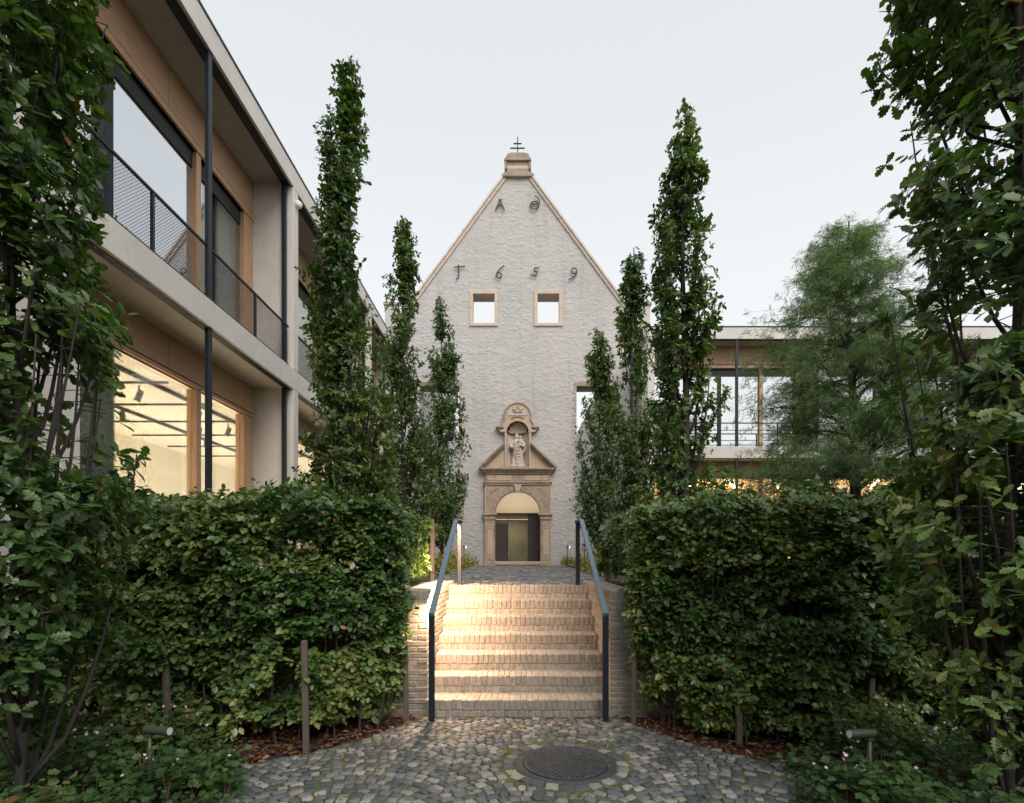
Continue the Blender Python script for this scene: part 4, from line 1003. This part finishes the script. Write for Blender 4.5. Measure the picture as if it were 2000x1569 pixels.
def columnar_oak(x, y, z0, H, R0, label, ncl=1500, ls=.095, kind='oak_lo', seed=1, crown0=.35, nparts=0, nlimb=46, top=None, wob=.12, taper=.5, lean=(0, 0), bare=None, group='columnar oaks lining the path', per=6, rbase=.055, den0=-.30, lowl=6, amp=.15):
    r = np.random.default_rng(seed); root = empty('columnar_oak', (x, y, z0), label=label, cat='tree', group=group)
    prof = lambda t: R0*np.clip(1-t, 0, 1)**taper*np.clip(t/.10+.55, 0, 1)
    trunk = MB(); hs = np.linspace(0, H*.97, 16)
    tp = lambda h: Vector((x+lean[0]*h/H+.04*math.sin(h*1.1+seed), y+lean[1]*h/H+.04*math.cos(h*.9+seed), z0+h))
    trunk.tube([tp(h) for h in hs], [rbase*(1-.88*h/H)+.004 for h in hs], 8); trunk.build('trunk', M_BARK, root, smooth=True)
    limbs = MB(); CP = []; CD = []
    for i in range(nlimb):
        h0 = H*(r.uniform(.03, .86) if i > lowl else r.uniform(.01, .14)); az = r.uniform(0, 2*PI); L = r.uniform(.12, .34)*H*(1-.5*h0/H)
        h1 = min(h0+L, H*1.0); t1 = max(0, (h1/H-crown0/ H)); rm = prof(min(1, h1/H))*r.uniform(.55, 1.0)*(1+.3*wob)
        pts = []
        for k in range(8):
            u = k/7; h = h0+(h1-h0)*u; rd = rm*(u**.55); b = tp(h); a2 = az+.35*u*math.sin(seed+i)
            pts.append(Vector((b.x+rd*math.cos(a2), b.y+rd*math.sin(a2), b.z+.02*math.sin(i+u*6))))
        r0 = rbase*.36*(1-h0/H)+.005
        limbs.tube(pts, [r0*(1-.85*k/7)+.002 for k in range(8)], 5)
        for k in range(int(ncl/nlimb)):
            u = r.uniform(.12, 1.03); j = min(6, int(u*7)); f = min(1, u*7-j); p = pts[j].lerp(pts[j+1], f)
            o_ = rvec(r, 1)[0]*r.uniform(.03, .24)*(R0/.6)*(1-.4*h1/H); o_[2] = abs(o_[2])*.7-.03
            q = np.array(p)+o_; hh = q[2]-z0
            if hh < crown0: continue
            c = np.array(tp(hh)); dd = math.hypot(q[0]-c[0], q[1]-c[1]); lim = prof(min(1, hh/H))*(1.10+amp*math.sin(hh*2.3+seed*1.7+az)) + .03
            if dd > lim: q[:2] = c[:2]+(q[:2]-c[:2])*lim/dd
            CP.append(q); dv = norm(np.array([q[0]-c[0], q[1]-c[1], .0])); CD.append(norm(dv*r.uniform(.5, 1.1)+np.array([0, 0, r.uniform(.1, 1.0)])+r.normal(size=3)*.3))
            if r.random() < .25: limbs.tube([p, Vector(q)], [.004, .002], 3, False)
    # a few wild shoots break the outline
    limbs.build('branches', M_BARK, root, smooth=True)
    CP = np.array(CP); CD = np.array(CD)
    den = fbm(CP*np.array([2.2, 2.2, 1.6]), seed, 3); keep = den > den0; CP = CP[keep]; CD = CD[keep]
    n = len(CP); m = per
    Pn = np.repeat(CP, m, 0); Dn = np.repeat(CD, m, 0); az = r.uniform(0, 2*PI, n*m)
    tng = norm(np.cross(Dn, rvec(r, n*m))); D = norm(Dn*r.uniform(.05, .75, (n*m, 1))+tng*1.0 + np.array([0, 0, -.12]))
    Nn = norm(Dn*.9+np.array([0, 0, .8])+r.normal(size=(n*m, 3))*.55)
    s = ls*np.clip(np.exp(r.normal(-.12, .27, n*m)), .4, 1.4); Pn = Pn + Dn*r.uniform(-.03, .03, (n*m, 1))
    t = np.clip(.48+.26*np.repeat(fbm(CP*1.3, seed+5, 2), m)*1.6+r.normal(0, .13, n*m), 0, .93); t = np.where(r.random(n*m) < .010, r.uniform(.95, 1, n*m), t)
    leaves('foliage', kind, Pn, frames(D, Nn), s, t, M_OAK, root, nparts=nparts, kind_='x') if False else leaves('foliage', kind, Pn, frames(D, Nn), s, t, M_OAK, root, nparts=nparts)
    return root
columnar_oak(-2.70, 8.7, TZ, 8.4, .80, 'tallest columnar oak on the left, standing before the gallery facade', seed=11, ncl=4300, lean=(-.1, 0), den0=-.55, ls=.085, nlimb=60)
columnar_oak(-2.78, 13.1, TZ, 8.45, .90, 'middle columnar oak of the three left of the chapel door', seed=12, ncl=3300, den0=-.8, ls=.09, nlimb=54)
columnar_oak(-2.72, 19.2, TZ, 9.4, 1.22, 'columnar oak on the left standing nearest to the chapel front', seed=13, ncl=3800, den0=-.8, ls=.10, nlimb=54)
columnar_oak(2.72, 9.0, TZ, 7.85, .76, 'tall columnar oak right of the steps with its bare trunk showing', seed=24, ncl=3500, wob=.3, rbase=.075, den0=-.38, ls=.088, nlimb=60)
columnar_oak(2.75, 13.2, TZ, 8.1, .80, 'slim middle columnar oak of the three right of the chapel door', seed=25, ncl=3000, wob=.15, den0=-.8, ls=.09, nlimb=54)
columnar_oak(2.78, 18.8, TZ, 8.3, 1.06, 'smallest looking columnar oak beside the right chapel opening', seed=26, ncl=3300, wob=.15, den0=-.8, ls=.10, nlimb=54)
columnar_oak(-2.90, 3.15, LZ, 8.0, .56, 'big near oak with large lobed leaves at the left edge over the geraniums', seed=31, ncl=4300, ls=.086, kind='oak', nparts=300, nlimb=76, crown0=.3, wob=.2, rbase=.024, taper=.12, den0=-.10, lowl=12, amp=.14, group='near oaks framing the view')
columnar_oak(2.90, 3.20, LZ, 8.0, .72, 'big near oak with large lobed leaves at the right edge over the lamp', seed=42, ncl=6400, ls=.086, kind='oak', nparts=300, nlimb=88, crown0=.2, wob=.2, rbase=.028, taper=.10, den0=-.15, lowl=26, amp=.16, group='near oaks framing the view')

# bald cypress
def cypress(x, y, z0, H, label):
    r = np.random.default_rng(77); root = empty('bald_cypress', (x, y, z0), label=label, cat='tree')
    tr = MB(); hs = np.linspace(0, H*.98, 14); tp = lambda h: Vector((x+.10*math.sin(h*.6), y, z0+h))
    tr.tube([tp(h) for h in hs], [.16*(1-.93*h/H)+.006 for h in hs], 9); tr.build('trunk', M_BARK2, root, smooth=True)
    lb = MB(); CP = []; CD = []
    for i in range(95):
        h0 = H*(.10+.84*(i/94)**.9); az = i*2.4+r.uniform(-.3, .3); w = 3.85*(1-h0/H)**.66*r.uniform(.55, 1.1)*(.72+.28*min(1, h0/2.5)); rise = r.uniform(.5, 1.0)*w*(.75 if h0 < H*.5 else .5)
        pts = []
        for k in range(9):
            u = k/8; b = tp(h0); pts.append(Vector((b.x+w*u*math.cos(az+.25*u), b.y+w*u*math.sin(az+.25*u), b.z+rise*u**.8-.22*w*u**3)))
        r0 = .055*(1-h0/H)+.008; lb.tube(pts, [r0*(1-.88*k/8)+.003 for k in range(9)], 5)
        for k in range(int(30+74*w)):
            u = r.uniform(.38, 1.05); j = min(7, int(u*8)); p = pts[j].lerp(pts[min(8, j+1)], u*8-j)
            sp = .12+.34*u*w/2.2; o_ = r.normal(size=3)*np.array([sp, sp, sp*.45]); o_[2] -= .08
            CP.append(np.array(p)+o_); CD.append(norm(np.array([math.cos(az), math.sin(az), -.25])+r.normal(size=3)*.5))
            if r.random() < .18: lb.tube([p, Vector(CP[-1])], [.006, .002], 3, False)
    lb.build('branches', M_BARK2, root, smooth=True)
    CP = np.array(CP); CD = np.array(CD); den = fbm(CP*1.6, 5, 3); k_ = den > -.17; CP = CP[k_]; CD = CD[k_]; n = len(CP); m = 18
    P = np.repeat(CP, m, 0); Dc = np.repeat(CD, m, 0); off = r.uniform(-.13, .13, (n*m, 1)); P = P+Dc*off+r.normal(size=(n*m, 3))*.03
    D = norm(Dc*.9+r.normal(size=(n*m, 3))*.55+np.array([0, 0, -.25])); s = r.uniform(.08, .17, n*m)
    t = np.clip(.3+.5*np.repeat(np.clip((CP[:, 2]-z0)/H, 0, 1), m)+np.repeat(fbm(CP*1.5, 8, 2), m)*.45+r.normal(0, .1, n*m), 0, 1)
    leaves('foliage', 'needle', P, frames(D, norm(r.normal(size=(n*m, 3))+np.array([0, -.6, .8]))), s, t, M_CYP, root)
cypress(8.75, 14.4, TZ, 9.4, 'feathery bald cypress with open crown in front of the garden wing')

# hedges
def front_y(ax): return np.interp(ax, [1.0, 1.15, 1.45, 1.8, 2.4, 9], [5.45, 5.30, 4.98, 4.72, 4.62, 4.62])
def hedge(s, xo, label, seed):
    r = np.random.default_rng(seed); root = empty('hornbeam_hedge', (s*2.4, 5.4, 0), label=label, cat='hedge', group='clipped hedges beside the steps')
    HT = 2.13
    P = []; Nv = []
    def add(n, f):
        for _ in range(n):
            p, nn = f(); P.append(p); Nv.append(nn)
    A = r.uniform
    def front():
        ax = A(1.13, xo); lo = .10 if ax > 1.6 else .35; z = A(lo, HT); dep = r.exponential(.11)
        under = np.clip((1.15-z)/.9, 0, 1)*.10
        return (s*ax, float(front_y(ax))+dep+under, z), (0, -1, .15)
    def top():
        ax = A(1.30, xo); y = A(float(front_y(ax))+.05, 6.9); return (s*ax, y, HT-r.exponential(.08)), (0, -.2, 1)
    def topback():
        return (s*A(1.42, 3.4), A(6.6, 9.0), HT-r.exponential(.08)), (0, 0, 1)
    def inner():       # side facing the steps, above the wall
        y = A(5.45, 9.0); lo = 1.42
        return (s*(1.33+r.exponential(.08) + (.10 if y < 6 else 0)), y, A(lo, HT)), (-s, -.2, .15)
    def innerlow():
        return (s*(1.15+r.exponential(.07)), A(5.3, 5.6), A(.5, 1.5)), (-s, -.6, .1)
    def outer():
        return (s*(xo-r.exponential(.1)), A(4.7, 6.8), A(.3, HT)), (s, 0, .2)
    def fill():
        ax = A(1.2, xo-.1); return (s*ax, float(front_y(ax))+A(.15, .85), A(.12, HT-.15)), (0, -1, 0)
    ar = (xo-1.0)
    add(int(1750*ar), front); add(int(700*ar), top); add(1400, topback); add(1500, inner); add(130, innerlow); add(600, outer); add(int(900*ar), fill)
    P = np.array(P); Nv = norm(np.array(Nv, float))
    P = P + Nv*(fbm(P*2.3, seed, 3)[:, None]*.30 + vnoise(P*7, seed+3)[:, None]*.05)
    # gappier, raggeder lower third
    den = fbm(P*np.array([2.0, 2.0, 3.4]), seed+9, 3); thr = np.interp(P[:, 2], [.2, .9, 1.6], [-.14, -.20, -.34]); k_ = (den > thr) | (Nv[:, 2] > .9); P = P[k_]; Nv = Nv[k_]
    n = len(P); m = 8
    td = norm(Nv*1.0 + r.normal(size=(n, 3))*.75 + np.array([0, 0, .12]))          # twig direction
    pn = norm(np.array([0, 0, 1.0]) + Nv*.75 + r.normal(size=(n, 3))*.35)             # spray plane normal
    sd_ = norm(np.cross(pn, td)); tl = r.uniform(.10, .19, n)
    j = np.tile(np.arange(m), n); sgn = np.where(j % 2, 1., -1.)[:, None]; u = ((j//2+.5)/(m/2))[:, None]
    TD, PN, SD, TL = (np.repeat(a, m, 0) for a in (td, pn, sd_, tl)); PP = np.repeat(P, m, 0)
    LP = PP + TD*(u-.6)*TL[:, None] + r.normal(size=(n*m, 3))*.012
    D = norm(TD*.75 + SD*sgn*(1.1-.7*u) + r.normal(size=(n*m, 3))*.18 + np.array([0, 0, -.15])); Nn = norm(PN + r.normal(size=(n*m, 3))*.28)
    sz = np.clip(.055*np.exp(r.normal(0, .25, n*m)), .03, .095)
    t = np.clip(.44+np.repeat(fbm(P*1.8, seed+4, 2), m)*.5+np.repeat(r.normal(0, .17, n), m)+r.normal(0, .10, n*m)+np.where(PP[:, 2] < .8, .18, 0), 0, .93); t = np.where(r.random(n*m) < .006, 1.0, t)
    leaves('foliage', 'beech', LP, frames(D, Nn), sz, t, M_BEECH, root, nparts=300)
    # stems and twigs
    st = MB()
    for k in range(int(6*ar)):
        sm_ = MB(); ax = A(1.25, xo-.1); y = float(front_y(ax))+A(.12, .3); px_, py_ = s*ax, y; pts = [(px_, py_, -.02)]
        for q in range(6): px_ += r.normal(0, .035); py_ += r.normal(0, .03); pts.append((px_, py_, .33*(q+1)))
        sm_.tube(pts, [.010*(1-.1*q) for q in range(7)], 5); sm_.build('stem', M_BARK2, root)
        for q in range(4):
            b = Vector(pts[1+q]); d = Vector((r.normal()*.4, -.25+r.normal()*.15, .3)).normalized(); st.tube([b, b+d*A(.2, .45)], [.006, .002], 4, False)
    for k in range(200):
        i = r.integers(n); a = Vector(P[i]); st.tube([a - Vector(Nv[i])*.3, a+Vector(td[i])*.12], [.005, .0018], 3, False)
    st.build('twigs', M_BARK2, root, kind='stuff')
    if True:   # long shoots above the clipped top
        sh = MB(); LP2 = []; LD = []
        for k in range(16):
            ax = A(1.6, xo-.3); y = float(front_y(ax))+A(.1, 1.4); b = Vector((s*ax, y, HT-.05)); d = Vector((r.normal()*.35, r.normal()*.35, 1)).normalized(); L_ = A(.1, .26)
            sh.tube([b, b+d*L_*.5, b+d*L_+Vector((r.normal()*.03, 0, -.01))], [.004, .003, .0015], 4, False)
            for q in range(7): LP2.append(np.array(b+d*L_*(q+1)/7)); LD.append(norm(np.array(d)*.3+rvec(r, 1)[0]))
        sh.build('shoots', M_BARK2, root); LP2 = np.array(LP2); LD = np.array(LD); q = len(LP2)
        leaves('shoot_leaves', 'beech', LP2, frames(LD, rvec(r, q)*.5+np.array([0, 0, 1])), r.uniform(.035, .065, q), r.uniform(.3, .85, q), M_BEECH, root)
    return root
hedge(-1, 4.15, 'clipped hornbeam hedge left of the steps, its end lit warm by the handrail', 51)
hedge(1, 4.6, 'clipped hornbeam hedge right of the steps, unlit and dark below', 52)
# stakes
for x, y, zt_, lab in ((-1.80, 4.64, .93, 'wooden stake in front of the middle of the left hedge'), (-1.115, 5.43, .78, 'dark wooden stake at the hedge end beside the lit brick wall'),
                       (-2.96, 4.62, 1.0, 'wooden stake deep in the left hedge behind the small lamp'), (1.135, 5.43, .88, 'thin wooden stake at the hedge end beside the unlit brick wall'),
                       (1.93, 4.80, .95, 'pale wooden stake standing free in front of the right hedge'), (3.02, 4.72, .6, 'short wooden stake behind the right garden lamp')):
    mb = MB(); mb.bbox(-.025, .025, -.022, .022, -.05, zt_, .006); o = mb.build('stake', M_POST, label=lab, cat='stake', group='stakes along the hedges')
    o.location = (x, y, 0); o.rotation_euler = (random.gauss(0, .02), random.gauss(0, .02), random.gauss(0, .2))
for s, lab in ((-1, 'warm lit wooden stake on the terrace edge left of the handrail'), (1, 'wooden stake on the terrace edge right of the handrail')):
    mb = MB(); mb.bbox(-.03, .03, -.025, .025, -.05, .95, .006); o = mb.build('stake', M_POST, label=lab, cat='stake', group='stakes along the hedges'); o.location = (s*1.30 if s < 0 else 1.33, 8.25, TZ)

# leaf litter on the beds
def scatter(name, n, fn, kind, mt, s0, s1, seed, t0=0, t1=1, flat=.25, **k):
    r = np.random.default_rng(seed); P = np.array([fn(r) for _ in range(n)]); D = r.normal(size=(n, 3)); D[:, 2] *= flat
    return leaves(name, kind, P, frames(D, np.array([0, 0, 1.])+r.normal(size=(n, 3))*flat), r.uniform(s0, s1, n), r.uniform(t0, t1, n), mt, None, **k)
def lit(r):
    s = -1 if r.random() < .5 else 1; 
    while True:
        y = r.uniform(4.15, 5.64); x = r.uniform(.95, 4.6)
        if x > cob_lim(y)-.05: return (s*x, y, r.uniform(-.012, .02))
o = scatter('leaf_litter', 6500, lit, 'beech', M_LITTER, .025, .065, 61); tag(o, kind='stuff', label='brown bark mulch and dry leaves under the hedges')
# small ones on the cobbles
o = scatter('fallen_leaves', 26, lambda r: (r.uniform(-1.9, 1.9), r.uniform(3.7, 5.4), .016), 'beech', M_LITTER, .03, .05, 62); tag(o, kind='stuff', label='few dry leaves lying on the cobbles')
# moss tufts between cobbles
o = scatter('moss', 5200, lambda r: ((lambda y: (r.uniform(-1, 1)*cob_lim(y)*.98, y, r.uniform(.0, .007)))(r.uniform(3.3, 5.58))), 'ger', m_leaf('moss tuft', [(0, (.08,.11,.02)), (1, (.19,.21,.05))], .9, .1), .008, .02, 63, flat=.6); tag(o, kind='stuff', label='moss growing in the cobble joints')
# geraniums: stuff ground cover with flowers
def gerbed(s, seed, label):
    r = np.random.default_rng(seed); P = []
    def hmap(x, y): return .30+.10*math.sin(x*5+y*3)+.07*math.sin(y*9-x*2)
    n = 1500
    def edge(y): return float(np.interp(y, [2, 3.2, 3.7, 4.1, 4.4, 4.6], [1.75, 1.85, 1.95, 2.05, 2.35, 2.9]))
    while len(P) < n:
        y = r.uniform(2.3, 4.6); x = r.uniform(1.7, 4.2); e = x-edge(y)
        if e < -.04*r.random(): continue
        h = hmap(x, y)*min(1, .45+e*2.2); P.append((s*x, y, h*math.sqrt(r.uniform(.08, 1))))
    P = np.array(P); m = 6; n = len(P); PP = np.repeat(P, m, 0)+r.normal(size=(n*m, 3))*np.array([.055, .055, .035]); PP[:, 2] = np.maximum(PP[:, 2], .01)
    D = r.normal(size=(n*m, 3)); D[:, 2] = -.1; nn = np.array([0, -.25, 1.])+r.normal(size=(n*m, 3))*.4
    t = np.clip(.4+np.repeat(fbm(P*2.5, seed, 2), m)*.5+r.normal(0, .15, n*m), 0, 1)
    g = leaves('geranium_cover', 'ger', PP, frames(D, nn), r.uniform(.028, .06, n*m), t, M_GER, None); tag(g, kind='stuff', label=label)
    st = MB()
    for k in range(260):
        p = P[r.integers(n)]; st.tube([(p[0], p[1], 0), (p[0]+r.normal()*.03, p[1]+r.normal()*.03, p[2]+.07)], [.0028, .0015], 3, False)
    o = st.build('geranium_stalks', m_bark('reddish stalk', (.16,.07,.05)), None); tag(o, kind='stuff', label=label.replace('leaves', 'reddish stalks'))
    fl = MB()
    for k in range(36):
        y = r.uniform(3.2, 4.5); x = edge(y)+r.uniform(.05, 1.2); c = Vector((s*x, y, hmap(x, y)*min(1, .45+(x-edge(y))*2.2)+r.uniform(.02, .07)))
        nrm = Vector((r.normal()*.5, -.6+r.normal()*.3, .8)).normalized(); a = nrm.orthogonal().normalized(); b = nrm.cross(a); q = r.uniform(.007, .011)
        for j in range(5):
            t_ = 2*PI*j/5; d = a*math.cos(t_)+b*math.sin(t_); e_ = nrm.cross(d)
            fl.add([c, c+d*q*.7+e_*q*.45+nrm*.002, c+d*q*1.25+nrm*.004, c+d*q*.7-e_*q*.45+nrm*.002], [(0,1,2,3)])
    o = fl.build('geranium_flowers', M_PETAL, None); tag(o, kind='stuff', label='small pale pink geranium flowers '+('under the left oak' if s < 0 else 'under the right oak'))
gerbed(-1, 71, 'geranium leaves covering the bed at the foot of the left oak'); gerbed(1, 72, 'geranium leaves covering the bed at the foot of the right oak')

# garden lamps in the foreground
def garden_lamp(x, y, s, lab):
    t = empty('garden_lamp', (x, y, 0), label=lab, cat='lamp', group='green garden spotlights in the geraniums'); z = .535
    mb = MB(); mb.tube([(x, y, -.03), (x, y, z)], .0125, 10); mb.build('pole', M_GRATE, t, smooth=True)
    a = Vector((x-s*.01, y, z-.005)); d = Vector((s*.97, -.12, -.03 if s > 0 else .0)).normalized()
    mb = MB(); mb.tube([a-d*.025, a-d*.02, a+d*.135, a+d*.15], [.018, .027, .029, .029], 16); h = mb.build('head', M_GRATE, t)
    mb = MB(); mb.tube([a+d*.1505, a+d*.153], .024, 16); mb.build('lens', M_CURT, h)
    MB().box(x-.016, x+.016, y-.016, y+.016, z-.05, z-.02).build('joint', M_GRATE, t)
garden_lamp(-2.37, 3.52, 1, 'slim green garden lamp among the geraniums at the left, head pointing to the steps'); garden_lamp(2.21, 3.45, -1, 'slim green garden lamp among the geraniums at the right, head pointing to the steps')
# small shrubs and path lamps by the chapel
def shrub(x, y, rr_, h, lab, seed):
    r = np.random.default_rng(seed); root = empty('shrub', (x, y, TZ), label=lab, cat='shrub', group='yellow green shrubs before the chapel'); n = 520
    d = rvec(r, n); d[:, 2] = abs(d[:, 2]); P = d*np.array([rr_, rr_, h])*r.uniform(.35, 1.05, (n, 1))*(1+.25*fbm(d*2, seed, 2)[:, None]) + np.array([x, y, TZ+.02])
    leaves('foliage', 'beech', P, frames(norm(d+r.normal(size=(n, 3))*.7), d+np.array([0, -.3, .6])), r.uniform(.05, .10, n), np.clip(r.normal(.5, .25, n), 0, 1), M_YEL, root)
    st = MB()
    for k in range(8): q = P[r.integers(n)]; st.tube([(x, y, TZ-.02), tuple(q)], [.008, .003], 4, False)
    st.build('twigs', M_BARK2, root, kind='stuff')
for i, (x, y, a, h, lab) in enumerate(((-2.05, 22.6, .42, .50, 'yellow green shrub next to the left pilaster of the portal'), (-2.7, 21.0, .5, .6, 'shrub behind the lit upper handrail post'), (-1.95, 16.5, .5, .55, 'shrub at the foot of the third left oak'), (-1.75, 12.2, .42, .42, 'low shrub at the left path edge behind the handrail'),
        (2.1, 22.6, .40, .42, 'yellow shrub next to the right pilaster of the portal'), (2.5, 20.3, .5, .5, 'yellow shrub right of the portal, second from the door'), (2.3, 16.6, .55, .62, 'yellow shrub behind the dark upper handrail post'), (2.05, 13.0, .5, .62, 'tall golden shrub between handrail and right hedge'), (1.75, 10.9, .3, .35, 'low golden shrub at the end of the right hedge'))):
    shrub(x, y, a, h, lab, 300+i)
for x, y, lab in ((-2.15, 21.6, 'small path lamp at the left of the portal'), (-2.55, 19.5, 'small path lamp behind the lit handrail post'), (1.95, 21.8, 'small path lamp at the right of the portal'), (2.1, 17.5, 'small path lamp behind the dark handrail post'), (2.35, 15.6, 'bright small path lamp between handrail and right hedge')):
    t = empty('path_lamp', (x, y, TZ), label=lab, cat='lamp', group='small path lamps on the terrace'); MB().tube([(x, y, TZ-.02), (x, y, TZ+.78)], .014, 8).build('pole', M_GRATE, t)
    h = MB().tube([(x-.06, y, TZ+.80), (x+.07, y-.03, TZ+.77)], .032, 10).build('head', M_GRATE, t); MB().tube([(x+.071, y-.03, TZ+.769), (x+.074, y-.031, TZ+.768)], .028, 10).build('lens', M_LED, h)
